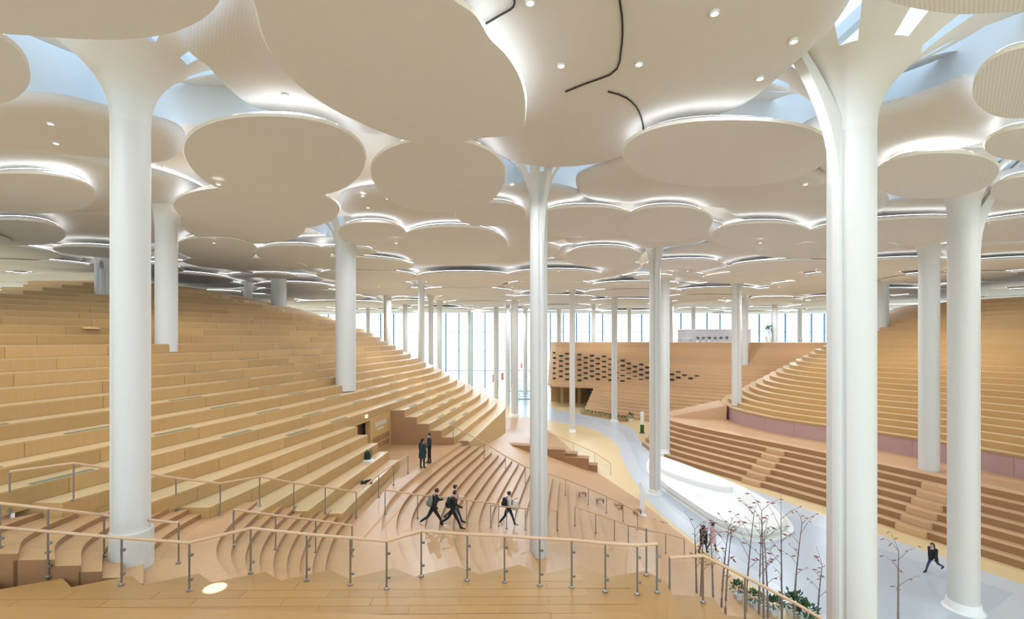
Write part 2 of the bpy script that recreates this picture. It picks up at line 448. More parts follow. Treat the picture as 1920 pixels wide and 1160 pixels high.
UPP = {
 'U1': [(860, 30), (920, -40), (1100, -110), (1400, -120), (1620, -70), (1602, 10), (1550, 85), (1475, 150), (1400, 207), (1300, 245), (1215, 285), (1110, 318), (1000, 322), (930, 300), (880, 262), (900, 180), (880, 90)],
 'U2': [(340, 92), (410, 20), (450, -60), (560, -80), (640, 60), (700, 170), (760, 250), (700, 262), (600, 232), (480, 212), (420, 172), (385, 135)],
 'U3': [(-120, 200), (0, 192), (100, 196), (200, 218), (330, 250), (345, 290), (300, 312), (180, 300), (0, 288), (-120, 285)],
 'U4': [(-100, 300), (60, 296), (220, 318), (350, 350), (400, 385), (330, 405), (150, 390), (0, 365), (-90, 345)],
 'U5': [(1530, 238), (1640, 217), (1740, 190), (1822, 162), (1850, 205), (1900, 235), (1960, 238), (1840, 275), (1700, 312), (1600, 335), (1540, 330), (1500, 270)],
 'U6': [(1080, 345), (1120, 322), (1200, 290), (1290, 262), (1400, 260), (1540, 330), (1560, 372), (1420, 395), (1300, 392), (1190, 385), (1100, 380)],
 'U7': [(640, 375), (720, 360), (800, 390), (960, 395), (1000, 420), (900, 440), (780, 430), (660, 415)],
 'U8': [(1340, 370), (1480, 350), (1640, 350), (1660, 420), (1560, 440), (1400, 420)],
 'U9': [(1640, 400), (1760, 372), (1930, 330), (2000, 400), (1840, 440), (1700, 452)],
 'U10': [(-60, 385), (80, 398), (200, 400), (330, 420), (300, 452), (150, 440), (-60, 430)],
}
UC = []
for k, pts in UPP.items():
    P = closed_curve(leaf_pts(pts, ZU), 56); UC.append((P[:, 0].mean(), P[:, 1].mean(), np.ptp(P[:, 0])/2, np.ptp(P[:, 1])/2))
    upper_leaf(P, ZU)
def near_col(x, y, r):
    return min(math.hypot(x-cx, y-cy) for cx, cy in CXY.values())
def in_any(lst, x, y, s=1.0):
    return any(((x-a)/(rx*s+.01))**2+((y-b_)/(ry*s+.01))**2 < 1 for a, b_, rx, ry in lst)
Y = 21.0; row = 0; nlow = 0
while Y < 114:
    s = 7.4 + .075*(Y-21); x = -1.10*Y - (row % 2)*s/2
    while x < 1.10*Y:
        jx, jy = x+random.uniform(-.6, .6), Y+random.uniform(-.6, .6)
        rx, ry = s*random.uniform(.50, .62), s*random.uniform(.38, .48)
        if not in_any(traced, jx, jy, 1.35) and jy > 22 and -70 < jx < 76:
            dc = near_col(jx, jy, rx)
            if dc > 1.6:
                f = min(1.0, (dc-.7)/max(rx, ry)); rx *= f; ry *= f
                if rx > 1.2:
                    P = [(jx+rx*math.cos(t), jy+ry*math.sin(t)) for t in [2*math.pi*k/32 for k in range(32)]]
                    lower_leaf(P, ZL+random.choice((-.12, -.04, .04, .12))+random.uniform(-.03, .03)); nlow += 1
        x += s
    Y += s*.80; row += 1
Y = 24.0; row = 0; nup = 0
while Y < 114:
    s = 8.6 + .075*(Y-21); x = -1.10*Y - (row % 2)*s/2
    while x < 1.10*Y:
        jx, jy = x+random.uniform(-.8, .8), Y+random.uniform(-.8, .8)
        rx, ry = s*random.uniform(.56, .66), s*random.uniform(.48, .56)
        if not in_any(UC, jx, jy, .85) and -70 < jx < 76:
            dc = near_col(jx, jy, rx)
            if dc > 2.0:
                f = min(1.0, (dc-.6)/max(rx, ry)); rx *= f; ry *= f
                P = [(jx+rx*math.cos(t), jy+ry*math.sin(t)) for t in [2*math.pi*k/28 for k in range(28)]]
                upper_leaf(P, ZU+random.choice((0, .04, .08))+random.uniform(-.02, .02)); nup += 1
        x += s
    Y += s*.80; row += 1
print('leaves', nlow, nup)
# thin dark tubes that paint in the shadow line where leaf edges overlap
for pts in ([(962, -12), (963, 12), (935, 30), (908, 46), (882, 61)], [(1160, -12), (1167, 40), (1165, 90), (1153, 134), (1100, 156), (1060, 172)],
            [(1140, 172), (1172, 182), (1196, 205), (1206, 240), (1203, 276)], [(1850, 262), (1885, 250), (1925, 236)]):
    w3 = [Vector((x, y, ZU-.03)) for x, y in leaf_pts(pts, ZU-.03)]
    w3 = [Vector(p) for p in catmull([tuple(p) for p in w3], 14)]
    t = MB(); t.tube(w3, .022, 6); t.build('painted_shadow_line', M['dark'], ceil)

# ================================================================== LEFT TERRACED HILL
Z0 = 5.0
C6K = [(0, -15), (10, -12.5), (16, -10.9), (25, -9.1), (32, -8.0), (40, -6.9), (46, -6.0), (50, -5.7), (54, -6.2), (60, -8.6), (68, -14), (80, -26)]
TK = [(10, 1.0), (15, .95), (20, .75), (26, .56), (29, .56), (32, .84), (80, .84)]
def tier_x(k, Y):
    c6 = smooth_interp(C6K, Y, 3.0)
    if k <= 6: return c6 + (6-k)*smooth_interp(TK, Y, 1.0)
    off = sum(.84 + max(0, j-17)*.13 for j in range(7, k+1))
    bend = max(0, k-15)*3.2
    return c6 - off - bend*(np.maximum(0, 45-Y)/35)**1.3
def tier_z(k): return Z0 + .45*k if k <= 18 else Z0 + .45*18 + .425*(k-18)
YCUT = {1: 18.0, 2: 17.0, 3: 15.6, 4: 14.8, 5: 13.95, 6: 12.6, 7: 11.2, 8: 10.0}
USTART = {22: -10, 23: 38, 24: 78, 25: 112, 26: 152, 27: 205}
NT = 27
hill = empty('terraced_hill', (-14, 30, Z0)); tag(hill, 'large pale oak hill of stepped reading terraces filling the left side', 'terraced seating')
tier_fronts = {}
npan = 0
for k in range(1, NT+1):
    y0 = YCUT.get(k, 8.0)
    if k in USTART:
        ys_ = np.linspace(8, 60, 400); us = 960+FPX*tier_x(k, ys_)/ys_
        y0 = ys_[np.argmax(us > USTART[k])]
    spans = [(y0, 26.0), (32.0, 80.0)] if k <= 5 else [(y0, 80.0)]
    for (ya, yb) in spans:
        n = max(8, int((yb-ya)/.9))
        yy = np.linspace(ya, yb, n)
        fr = np.stack([tier_x(k, yy), yy], 1)
        if k < NT: bk = np.stack([tier_x(k, yy)*-.12 + tier_x(k+1, yy)*1.12, yy], 1)
        else: bk = np.stack([tier_x(k, yy)-7.0, yy], 1)
        if k == 6: bk[:, 0] -= .3
        zt = tier_z(k); zb = tier_z(k-1)-.15
        V, F, mi = slab(fr, bk, zt, zb)
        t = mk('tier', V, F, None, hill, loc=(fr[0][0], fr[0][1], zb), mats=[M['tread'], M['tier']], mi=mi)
        terr(V, F); tier_fronts[(k, ya)] = (fr, t)
        # riser panels
        dmax = np.sum(np.linalg.norm(np.diff(fr, axis=0), axis=1))
        s = 0.0; step = 3.6 if k > 2 else 3.0
        s = random.uniform(-2.4, 0)
        while s < dmax-.3:
            a = max(s+.012, 0.02); e = min(s+step-.012, dmax-.02)
            ym = np.interp((a+e)/2, np.concatenate([[0], np.cumsum(np.linalg.norm(np.diff(fr, axis=0), axis=1))]), fr[:, 1])
            if e-a > .3 and ym < 54 and npan < 298:
                PV, PF, _ = strip_panels(fr, a, e, tier_z(k-1)+.01, zt-.045, .02)
                mk('riser_panel', PV, PF, M['panel'], t, loc=PV[0]); npan += 1
            s += step
print('panels', npan)
# grilles let into the treads
def along(fr, y): return float(np.interp(y, fr[:, 1], fr[:, 0]))
gk = {6: (22, 25.5, 34, 37, 40), 7: (13.4, 19.5, 24.5, 29.5, 35, 38.5, 42), 8: (12.0, 17.6, 22.5, 28, 33, 37, 41), 9: (15.6, 21, 26, 31.5, 36, 40), 10: (13.4, 20, 25, 30, 35), 11: (18.5, 24, 30), 12: (23, 29),
      5: (34, 37, 40.5, 43), 4: (34.5, 38, 41), 3: (35, 38.5, 42), 2: (35, 39), 13: (27, 33)}
for k, lst in gk.items():
    for y in lst:
        for (kk, ya), (fr, t) in tier_fronts.items():
            if kk == k and fr[0][1] < y < fr[-1][1]:
                x0 = along(fr, y-.6); x1 = along(fr, y+.6)
                ang = math.atan2(1.2, x1-x0)
                gb = MB(); c = Vector(((x0+x1)/2, y, tier_z(k)+.006)) + Vector((-math.sin(ang), math.cos(ang), 0))*.14
                gb.box(c, (1.5, .17, .02), ang); gb.build('tread_grille', M['grille'], t, loc=c)
# recess wall with the doorway under tier six
def wall_piece(ya, yb, zb, zt, name, m, off=0.0):
    yy = np.linspace(ya, yb, 6); fr = np.stack([tier_x(6, yy)-off, yy], 1); bk = fr - np.array([.3, 0])
    V, F, mi = slab(fr, bk, zt, zb); return mk(name, V, F, m, hill, loc=(fr[0][0], fr[0][1], zb))
wall_piece(28.8, 32.05, Z0, tier_z(5)+.02, 'recess_wall', M['tier'])
wall_piece(25.9, 28.8, tier_z(5)-.05, tier_z(5)+.02, 'door_lintel', M['tier'])
wall_piece(24.0, 30.0, Z0, tier_z(5), 'doorway', M['doorway'], .5)
b = MB()
for i in range(4):
    y = 29.25+i*.0; 
for j, zz in enumerate((Z0+.35, Z0+.8)):
    for i in range(2):
        y = 29.7+i*1.25; x = float(tier_x(6, y)); ang = math.atan2(.6, float(tier_x(6, y+.3)-tier_x(6, y-.3)))
        q = MB(); q.box((x+.02, y, zz), (1.1, .03, .34), ang); q.build('wall_vent', M['riser'], hill, loc=(x, y, zz))
q = Vector((float(tier_x(6, 28.2))+.05, 28.2, tier_z(5)+.2)); b = MB(); b.box(q, (.08, .34, .18), 0); b.build('door_lamp', M['floorglow'], hill, loc=q)
# lettering beside the door: small white strokes, two lines
for i in range(5):
    y = 29.55+i*.33; x = float(tier_x(6, y))+.03; ang = math.atan2(.6, float(tier_x(6, y+.3)-tier_x(6, y-.3)))
    st = MB(); rr = random.Random(40+i)
    for (dy, dz, w, h) in [(0, .1, .22, .035), (0, -.02, .24, .035), (rr.uniform(-.05, .05), 0, .035, .26), (0, -.12, .2, .035), (-.09, -.05, .035, .16)][:4+i % 2]:
        st.box((x, y+dy, Z0+1.72+dz), (w, .02, h), ang)
    st.build('sign_character', M['solid'], hill, loc=(x, y, Z0+1.72))
st = MB()
for i in range(11):
    y = 29.75+i*.09; x = float(tier_x(6, y))+.03; st.box((x, y, Z0+1.4), (.06, .02, .055), math.pi/2-.15)
st.build('sign_small_line', M['solid'], hill)
for (yw, nm) in ((32.0, 'recess_end_wall'), (25.85, 'bench_end_wall')):
    q = MB()
    for k in range(1, 6):
        xa, xb = float(tier_x(k+1, yw)), float(tier_x(k, yw)); q.box(((xa+xb)/2, yw+(-.06 if yw > 30 else .2), (Z0+tier_z(k))/2-.01), (xb-xa+.01, .14, tier_z(k)-Z0+.0))
    q.build(nm, M['riser'], hill, loc=(float(tier_x(3, yw)), yw, Z0))
# pale ledge and curved wall under the nose of the hill
yy = np.linspace(32.6, 66, 46)
fr = np.stack([tier_x(1, yy)+.95, yy], 1); bk = np.stack([tier_x(1, yy)-.3, yy], 1)
V, F, mi = slab(fr, bk, Z0+.04, -.1); o = mk('ledge', V, F, None, hill, loc=(fr[0][0], fr[0][1], 0), mats=[M['tread'], M['tier']], mi=mi); terr(V, F)
hill_top_fr = tier_fronts

# ================================================================== STAIRS
def lerp_keys(keys, t):
    i = min(int(t), len(keys)-2); f = t-i
    return keys[i]*(1-f)+keys[i+1]*f
def flight(name, label, keys, zs, ts, back_ext=.12, thick=.5, npt=26, mats=('step', 'riser'), group=None, first_back=None):
    """steps whose lower edges run along curves interpolated between key curves"""
    K = [catmull(k, npt) for k in keys]
    base = K[-1].mean(axis=0)
    root = empty(name, (base[0], base[1], min(zs)-.15)); tag(root, label, 'stairs', group)
    prev = None
    for z, t in zip(zs, ts):
        fr = lerp_keys(K, t)
        if prev is None:
            bk = fr + (first_back if first_back is not None else (K[0]-K[-1])/np.linalg.norm(K[0]-K[-1], axis=1)[:, None]*1.0)
        else: bk = prev + (prev-fr)*back_ext
        V, F, mi = slab(fr, bk, z, z-thick)
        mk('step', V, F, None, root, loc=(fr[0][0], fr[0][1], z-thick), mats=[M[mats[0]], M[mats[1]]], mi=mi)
        terr(V, F); prev = fr
    return root
K0 = [(-12.9, 12.0), (-13.0, 11.4), (-12.9, 10.9), (-12.6, 10.4)]
K1 = [(-11.2, 13.6), (-11.1, 12.4), (-10.8, 11.4), (-10.0, 10.5)]
K2 = [(-9.3, 15.6), (-9.3, 13.8), (-8.9, 12.2), (-7.8, 10.6)]
K3 = [(-8.7, 16.4), (-8.3, 13.9), (-7.5, 12.2), (-6.0, 10.6)]
K4 = [(-6.3, 19.0), (-6.1, 16.4), (-5.2, 13.4), (-3.4, 10.7)]
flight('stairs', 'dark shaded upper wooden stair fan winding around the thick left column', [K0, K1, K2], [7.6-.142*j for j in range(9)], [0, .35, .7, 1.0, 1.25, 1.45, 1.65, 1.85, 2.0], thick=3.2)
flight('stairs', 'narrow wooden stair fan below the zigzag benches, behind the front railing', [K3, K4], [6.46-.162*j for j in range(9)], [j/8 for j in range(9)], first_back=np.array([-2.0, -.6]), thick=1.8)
K5 = [(-3.2, 33.0), (-4.6, 26.5), (-5.3, 21), (-4.6, 17), (-3.0, 13.6), (-.6, 10.2)]
KM = [(3.2, 32.2), (2.6, 27.5), (2.2, 23), (2.8, 18.5), (4.0, 14.5), (5.6, 9.6)]
K6 = [(10.0, 31), (10.5, 28), (11, 24.5), (11.2, 20), (11.2, 15), (11, 8)]
NS = 28
flight('stairs', 'broad warm wooden stair fan descending from the landing to the valley path', [K5, KM, K6], [Z0-.02-.174*j for j in range(1, NS+1)], [2*j/NS for j in range(1, NS+1)], first_back=np.array([-.8, 0]), npt=44, thick=.45)
# landing
c5 = catmull(K5, 44)
poly = [tuple(p) for p in c5] + [(-14, 10.2), (-14, 33), (-3.6, 33.2)]
b = MB(); b.prism(poly, Z0-.5, Z0-.02); o = b.build('floor_landing', M['step'], loc=(-6, 22, Z0-.5)); tag(o, 'reddish wooden landing in front of the recessed doorway', kind='structure'); terr(b.V, b.F)
b = MB(); b.prism([(-19, 10.3), (-12.5, 10.3), (-12.85, 12.3), (-19, 12.6)], 4.4, 7.6); o = b.build('floor_upper_landing', M['step'], loc=(-15, 11, 4.4)); tag(o, 'upper wooden landing at the left end of the dark stair fan', kind='structure'); terr(b.V, b.F)
# ramp beyond the broad stairs
ny, nx2 = 40, 16
zlK = [(32.4, 4.3), (40, 3.4), (46, 2.8), (55, 1.7), (65, .6), (73, .02)]
xrK = [(31, 10.2), (36, 9.4), (44, 7.4), (55, 6.0), (65, 4.5), (74, 3)]
V = []; F = []
for i, y in enumerate(np.linspace(31.2, 73, ny)):
    xl = float(tier_x(1, min(max(y, 32.6), 66.0)))+.9 if y > 32.6 else -3.2
    xl = max(xl, -6.0)
    xr = float(smooth_interp(xrK, y)); zl = float(smooth_interp(zlK, y))
    for j in range(nx2):
        f = j/(nx2-1); V.append((xl+(xr-xl)*f, y+(1-f)*1.4*(1 if y < 33 else 0), .02+zl*(1-f)**1.05))
for i in range(ny-1):
    for j in range(nx2-1): F.append((i*nx2+j, i*nx2+j+1, (i+1)*nx2+j+1, (i+1)*nx2+j))
n0 = len(V); V += [(x, y, -.2) for x, y, z in V]
F += [(j+1, j, n0+j, n0+j+1) for j in range(nx2-1)]
o = mk('floor_ramp', V, F, M['step'], loc=(4, 50, 0)); tag(o, 'sloping wooden floor curving past the nose of the left hill', kind='structure'); terr(V, F)

# ================================================================== FOREGROUND PLATFORM
fg = empty('foreground_platform', (-4, 8, 6)); tag(fg, 'golden wooden platform with a sawtooth front edge in the near foreground', 'platform')
def saw_y(x): return float(np.interp(x, [-13.5, -8, 0, 1.5, 3.3], [9.75, 10.15, 10.65, 10.6, 10.3]))
def saw(x0, x1, per, amp):
    pts = []; x = x0; i = 0
    while x < x1:
        pts.append((x, saw_y(x))); xm = min(x+per*.62, x1); pts.append((xm, saw_y(xm)+amp)); x += per
    pts.append((x1, saw_y(x1)))
    return pts
sawp = saw(-13.5, 3.3, 1.42, .42)
b = MB(); b.prism([(3.1, 7.6), (-13.5, 7.6)] + sawp, 4.4, 6.8); b.build('platform_tier', M['plank'], fg, loc=(-4, 9, 4.4)); terr(b.V, b.F)
for i, (xx, z, yb, yt) in enumerate(((4.3, 6.35, 10.5, 7.4), (5.3, 5.9, 10.5, 7.0), (6.3, 5.4, 10.4, 6.6), (7.3, 4.9, 10.2, 6.0))):
    b = MB(); b.prism([(xx, yt), (xx+.1, yb), (xx-2.2, yb+.3), (xx-2.4, yt)], 3.6, z); b.build('platform_tier', M['plank'], fg, loc=(xx, 8, 3.6)); terr(b.V, b.F)
b = MB(); b.prism([(-13.5, 3), (-13.5, 8.55), (-9, 8.75), (-4, 8.62), (-1, 8.4), (1.8, 8.0), (2.4, 3)], 6.8, 7.12); b.build('platform_tier', M['plank'], fg, loc=(-4, 6, 6.8)); terr(b.V, b.F)
b = MB(); b.prism([(-14, -6), (-14, 5.5), (3, 5.5), (3.4, -6)], 6.9, 8.2); b.build('platform_tier', M['plank'], fg, loc=(-4, 0, 6.9))
# boards
pw, plen = .30, 1.75
for j in range(7):
    for i in range(10):
        x = -12.4 + i*plen + (j % 2)*.8; y = 8.78+j*pw+.012*(x+12)
        if x > 2.0 or y+pw/2 > saw_y(x-plen/2): continue
        if y-pw/2 < 8.78: y += .02
        q = MB(); q.box((x, y, 6.803), (plen-.012, pw-.01, .012), .012); q.build('plank', M['plank'], fg, loc=(x, y, 6.8))
for j in range(3):
    for i in range(10):
        x = -12.6 + i*plen + (j % 2)*.7; y = 7.25+j*.34
        if x > .8: continue
        q = MB(); q.box((x, y, 7.122), (plen-.012, .33, .012)); q.build('plank', M['plank'], fg, loc=(x, y, 7.12))

# ================================================================== RIGHT TERRACES
RK = [(6, 41), (16, 38.5), (24, 36), (31.6, 33.7), (38, 31.4), (43, 28), (47, 25.4), (53, 24.4), (59, 25.6), (66, 29.5), (76, 38)]
rt = empty('terraced_hill', (36, 40, 2.75)); tag(rt, 'amber wooden hill of narrow stepped terraces rising at the right edge', 'terraced seating')
for k in range(0, 27):
    yy = np.linspace(10, 74, 60); xx = smooth_interp(RK, yy, 2.5)+.86*k
    fr = np.stack([xx, yy], 1); bk = np.stack([xx+(.98 if k < 26 else 10), yy], 1)
    zt = 4.3+.45*k; V, F, mi = slab(fr, bk, zt, zt-(.6 if k else .16))
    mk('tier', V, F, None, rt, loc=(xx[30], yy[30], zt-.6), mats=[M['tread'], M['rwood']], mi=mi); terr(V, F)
# mauve upholstered wall under the terraces, in panels
yy = np.linspace(12, 57, 60); fr = np.stack([smooth_interp(RK, yy, 2.5)+.12, yy], 1)
seglen = 3.0; dm = np.sum(np.linalg.norm(np.diff(fr, axis=0), axis=1)); s = 0
while s < dm-1:
    PV, PF, _ = strip_panels(fr, s+.01, min(s+seglen-.01, dm), 2.7, 4.13, .05, flip=-1); mk('mauve_panel', PV, PF, M['mauve'], rt, loc=PV[0]); s += seglen
bk = fr + np.array([.4, 0]); V, F, mi = slab(fr, bk, 4.2, 2.6); mk('mauve_panel_backing', V, F, M['rwood'], rt, loc=(fr[0][0], fr[0][1], 2.6))
K7 = [(36, 8), (29.8, 19), (26.6, 25), (22.5, 34.3), (15.6, 47.6), (14.6, 54)]
K8 = [(42, 10), (34.4, 22), (30.8, 28.9), (27.0, 37.5), (19.2, 52.5), (18.6, 58)]
K8b = [(52, 12), (44, 24), (40, 31), (36, 40), (28, 54), (28, 60)]
c8 = catmull(K8, 40); c8b = catmull(K8b, 40)
V, F, mi = slab(c8, c8b, 2.75, 1.9); o = mk('floor_terrace', V, F, None, loc=(30, 36, 1.9), mats=[M['step'], M['riser']], mi=mi); tag(o, 'wooden landing below the mauve curved wall on the right', kind='structure'); terr(V, F)
rs = empty('stairs', (25, 35, 0)); tag(rs, 'long reddish seating steps rising from the valley floor on the right', 'stairs')
Ka, Kb = catmull(K7, 40), catmull(K8, 40)
for j in range(7):
    f0 = Ka+(Kb-Ka)*(j/7); f1 = Ka+(Kb-Ka)*((j+1.15)/7)
    z = .393*(j+1); V, F, mi = slab(f0, f1, z, z-.5); t = mk('step', V, F, None, rs, loc=(f0[20][0], f0[20][1], z-.5), mats=[M['cwood'], M['riser']], mi=mi); terr(V, F)
    # small dividing steps
for (t0, wd) in ((.70, 1.6), (.49, 1.6)):
    for j in range(6):
        i = int(t0*39); p = (Ka[i]+(Kb-Ka)[i]*((j+.30)/7)); q = (Ka[i+1]+(Kb-Ka)[i+1]*((j+.30)/7)); ang = math.atan2(q[1]-p[1], q[0]-p[0])
        bb = MB(); bb.box((p[0]-.25, p[1]-.1, .393*j+.2+.0), (wd, .42, .38), ang); bb.build('half_step', M['cwood'], rs, loc=(p[0], p[1], .393*j)); terr(bb.V, bb.F)
# wooden parapet at the far end of the mauve wall
b = MB(); b.add([(24.6, 55, 2.75), (18.9, 57, 2.75), (18.6, 59, 2.75), (25, 58, 2.75), (24.6, 55, 4.35), (18.9, 57, 2.8), (18.6, 59, 2.9), (25, 58, 4.6)], [(0, 1, 5, 4), (1, 2, 6, 5), (4, 5, 6, 7), (0, 4, 7, 3), (2, 3, 7, 6)])
b.build('parapet', M['cwood'], rt, loc=(24, 56, 2.75))

# ================================================================== CENTRE HILL
ch = empty('terraced_hill', (20, 80, 0)); tag(ch, 'distant reddish wooden hill with a perforated front and a flat top, straight ahead', 'terraced seating')
def ckey(z):
    if z < 3.7:
        f = z/3.7
        A = np.array([(11.6, 79), (15, 74), (18.5, 70), (23, 65), (29, 59.5), (40, 56)]); B = np.array([(14.0, 82.5), (17.5, 79), (22, 75), (28, 70), (34, 66), (46, 62)])
        return A*(1-f)+B*f
    f = (z-3.7)/(11.4-3.7)
    A = np.array([(8.5, 95), (6.6, 89), (7.4, 85.4), (10.5, 84), (14.0, 82.6), (17.5, 79.4), (22, 75.4), (28, 70.5), (34, 66.5), (46, 63)])
    B = np.array([(9.5, 98), (7.4, 92), (8.3, 87.6), (11.5, 86.2), (16, 86.2), (21, 85), (28, 82.5), (36, 79), (46, 75), (60, 72)])
    return A*(1-f)+B*f
NC = 26; dz = 11.4/NC
for k in range(NC):
    z = dz*(k+1); c = ckey(z); fr = catmull(c, 44)
    c2 = ckey(z+dz) if (z < 3.7) == (z+dz < 3.7) and k < NC-1 else c + np.array([1.0, 1.4])
    bk = catmull(c2, 44); bk = bk+(bk-fr)*.15 + np.array([.15, .25])
    if k == NC-1: bk = fr + np.array([5, 16])
    V, F, mi = slab(fr, bk, z, z-dz-.06)
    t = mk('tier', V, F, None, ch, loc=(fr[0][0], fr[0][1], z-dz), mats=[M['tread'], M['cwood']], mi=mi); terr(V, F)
V = [(6.8, 85.2, 3.6), (16, 82, 3.6), (20, 96, 3.6), (8, 97, 3.6), (6.8, 85.2, 3.8), (16, 82, 3.8), (20, 96, 3.8), (8, 97, 3.8)]
mk('soffit', V, [(0, 1, 2, 3), (4, 7, 6, 5), (0, 4, 5, 1), (1, 5, 6, 2), (2, 6, 7, 3), (3, 7, 4, 0)], M['cwood'], ch, loc=(10, 88, 3.6))
b = MB(); b.box((12, 92.5, 1.8), (9, .3, 3.6), .05); b.build('entrance_wall', M['rwood'], ch, loc=(12, 92.5, 0))
for x in (9.4, 12.6): 
    b = MB(); b.box((x, 90, 1.8), (.5, .5, 3.6)); b.build('entrance_pier', M['tier'], ch, loc=(x, 90, 0))
b = MB(); b.prism([(13.6, 86), (17, 84), (19, 92), (14.4, 92)], 0, 3.6); b.build('entrance_core', M['niche'], ch, loc=(16, 88, 0))

BV = BVHTree.FromPolygons([Vector(v) for v in TERR.V], TERR.F)
def cast(u, v, dh=0.0):
    """terrain point under pixel (u, v); dh > 0: the point dh metres below the pixel's thing"""
    d = Vector(((u-960)/FPX, 1, -(v-HZ)/FPX)).normalized()
    hit = BV.ray_cast(Vector((0, 0, EYE-dh)), d)
    return hit[0]
def ground(x, y, ztop=17.9):
    h = BV.ray_cast(Vector((x, y, ztop)), Vector((0, 0, -1))); return h[0].z if h[0] else 0.0
# niches of the perforated front, staggered rows
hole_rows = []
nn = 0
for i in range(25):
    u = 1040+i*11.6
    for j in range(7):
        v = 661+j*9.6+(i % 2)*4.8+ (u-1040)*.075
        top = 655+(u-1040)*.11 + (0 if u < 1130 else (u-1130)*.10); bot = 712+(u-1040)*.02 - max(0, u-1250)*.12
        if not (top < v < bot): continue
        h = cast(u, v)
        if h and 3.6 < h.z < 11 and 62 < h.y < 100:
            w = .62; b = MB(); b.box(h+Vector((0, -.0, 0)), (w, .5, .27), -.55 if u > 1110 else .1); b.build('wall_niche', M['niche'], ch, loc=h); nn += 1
print('niches', nn)

# ================================================================== COLUMNS
def column(key, x, y, dia, ribdeg, label, group=None, fine=True):
    r0 = dia/2; zb = ground(x, y)
    root = empty('column', (x, y, zb)); tag(root, label, 'column', group)
    n = 48 if fine else 24
    rib = math.radians(ribdeg)
    def sect(t):
        d = abs((t-rib+math.pi) % (2*math.pi)-math.pi)
        if not fine: return 1.0
        if d < .30: return 1.16-.10*(d/.30)
        if d < .42: return .90
        return 1.0
    ts = [2*math.pi*k/n for k in range(n)]
    def rings(prof):
        V = []; F = []
        for (s, z, q) in prof:
            for t in ts:
                m_ = 1+(sect(t)-1)*q; V.append((x+r0*s*m_*math.cos(t), y+r0*s*m_*math.sin(t), z))
        for i in range(len(prof)-1):
            for k in range(n): F.append((i*n+k, i*n+(k+1) % n, (i+1)*n+(k+1) % n, (i+1)*n+k))
        return V, F
    zf = 17.2
    V, F = rings([(1, zb-.4, 1), (1, zb+4, 1), (1, zf, 1)])
    mk('shaft', V, F, M['white'], root)
    if key == 'A': b = MB(); b.lathe([(r0*1.17, -.3), (r0*1.17, .75), (r0*1.13, .78)], (x, y, zb), 32); b.build('base_collar', M['white'], root)
    if key in ('I', 'J', 'K', 'L', 'M', 'P'): b = MB(); b.lathe([(r0*1.4, -.3), (r0*1.4, .04), (r0*1.22, .12), (r0*1.1, .4)], (x, y, zb), 28); b.build('base_collar', M['solid'], root)
    # canopy: trumpet flaring into the skylight
    R = {'A': 4.6, 'O': 5.0, 'P': 3.4}.get(key, 2.6 if fine else 2.2)
    prof = []
    m_ = 12
    for i in range(m_+1):
        f = i/m_; z = zf+(CT-zf)*(1-(1-f)**1.35 if False else f); prof.append(((r0+(R-r0)*f**(2.4 if key in 'AO' else 3.0))/r0, z, max(0, 1-f*1.2)))
    V, F = rings(prof)
    if key in NEAR and fine:
        keep = []
        for i in range(m_):
            for k in range(n):
                if (i in (6, 7, 8) and (k % 6) in (0, 1)) or (i in (10, 11) and (k % 8) in (0, 1, 2)): continue
                keep.append(F[i*n+k])
        F = keep
    mk('canopy', V, F, M['cream'], root, smooth=True)
    if key in ('O', 'C', 'P', 'L', 'N'):
        L_r = 3.0 if key == 'O' else 2.3
        er = Vector((math.cos(rib), math.sin(rib), 0)); et = Vector((-er.y, er.x, 0)); w_ = r0*.30
        V = []; F = []; mm = 12
        for i in range(mm+1):
            f = i/mm; z = 15.9+(CT-15.9)*f; ro = r0*1.08+L_r*f**2.0; ri = max(r0*.6, ro-.55*(1-f)-.06)
            for (rr_, tt) in ((ri, -w_), (ro, -w_*.8), (ro, w_*.8), (ri, w_)): V.append(Vector((x, y, z))+er*rr_+et*tt)
        for i in range(mm):
            for k in range(4): F.append((i*4+k, i*4+(k+1) % 4, (i+1)*4+(k+1) % 4, (i+1)*4+k))
        F += [(3, 2, 1, 0), (mm*4, mm*4+1, mm*4+2, mm*4+3)]
        mk('rib_fin', V, F, M['white'], root)
    return root
CL = {'A': 'thick white column at left rising from the wooden stairs, trumpet canopy with small openings', 'B': 'white column standing high on the left hill, just right of the thickest left column',
 'C': 'slender white column in the middle of the hall behind the front railing', 'D': 'white column standing halfway up the left hill above the doorway',
 'E': 'thin white column on the right slope of the left hill', 'F': 'white column behind the crest of the left hill, beside the thickest left column', 'G': 'short visible white column behind the descending crest of the left hill',
 'I': 'thin white column where the yellow floor meets the grey path, right of the middle column', 'J': 'thin white column beside the hedge in front of the perforated hill',
 'K': 'white column just left of the middle column, by the sloping floor', 'L': 'white column on the grey path at the tip of the white island bench', 'M': 'white column close behind the one at the tip of the island bench',
 'N': 'white column standing at the left end of the mauve curved wall', 'O': 'widest white column in the right foreground with a canopy opening to the upper right', 'P': 'tall white column near the right edge standing on the grey path',
 'Q': 'white column on the right landing in front of the mauve wall', 'R': 'white column behind the stepped crest of the right terraces', 'H': 'white column standing behind the sloping crest of the left hill, before the windows'}
for k, u, Y, dia, rib in COLS:
    x, y = CXY[k]
    if k in CL: column(k, x, y, dia, rib, CL[k], 'white columns', fine=True)
    else: column(k, x, y, dia, rib, 'thin distant white column standing before the far windows', 'distant white columns', fine=False)

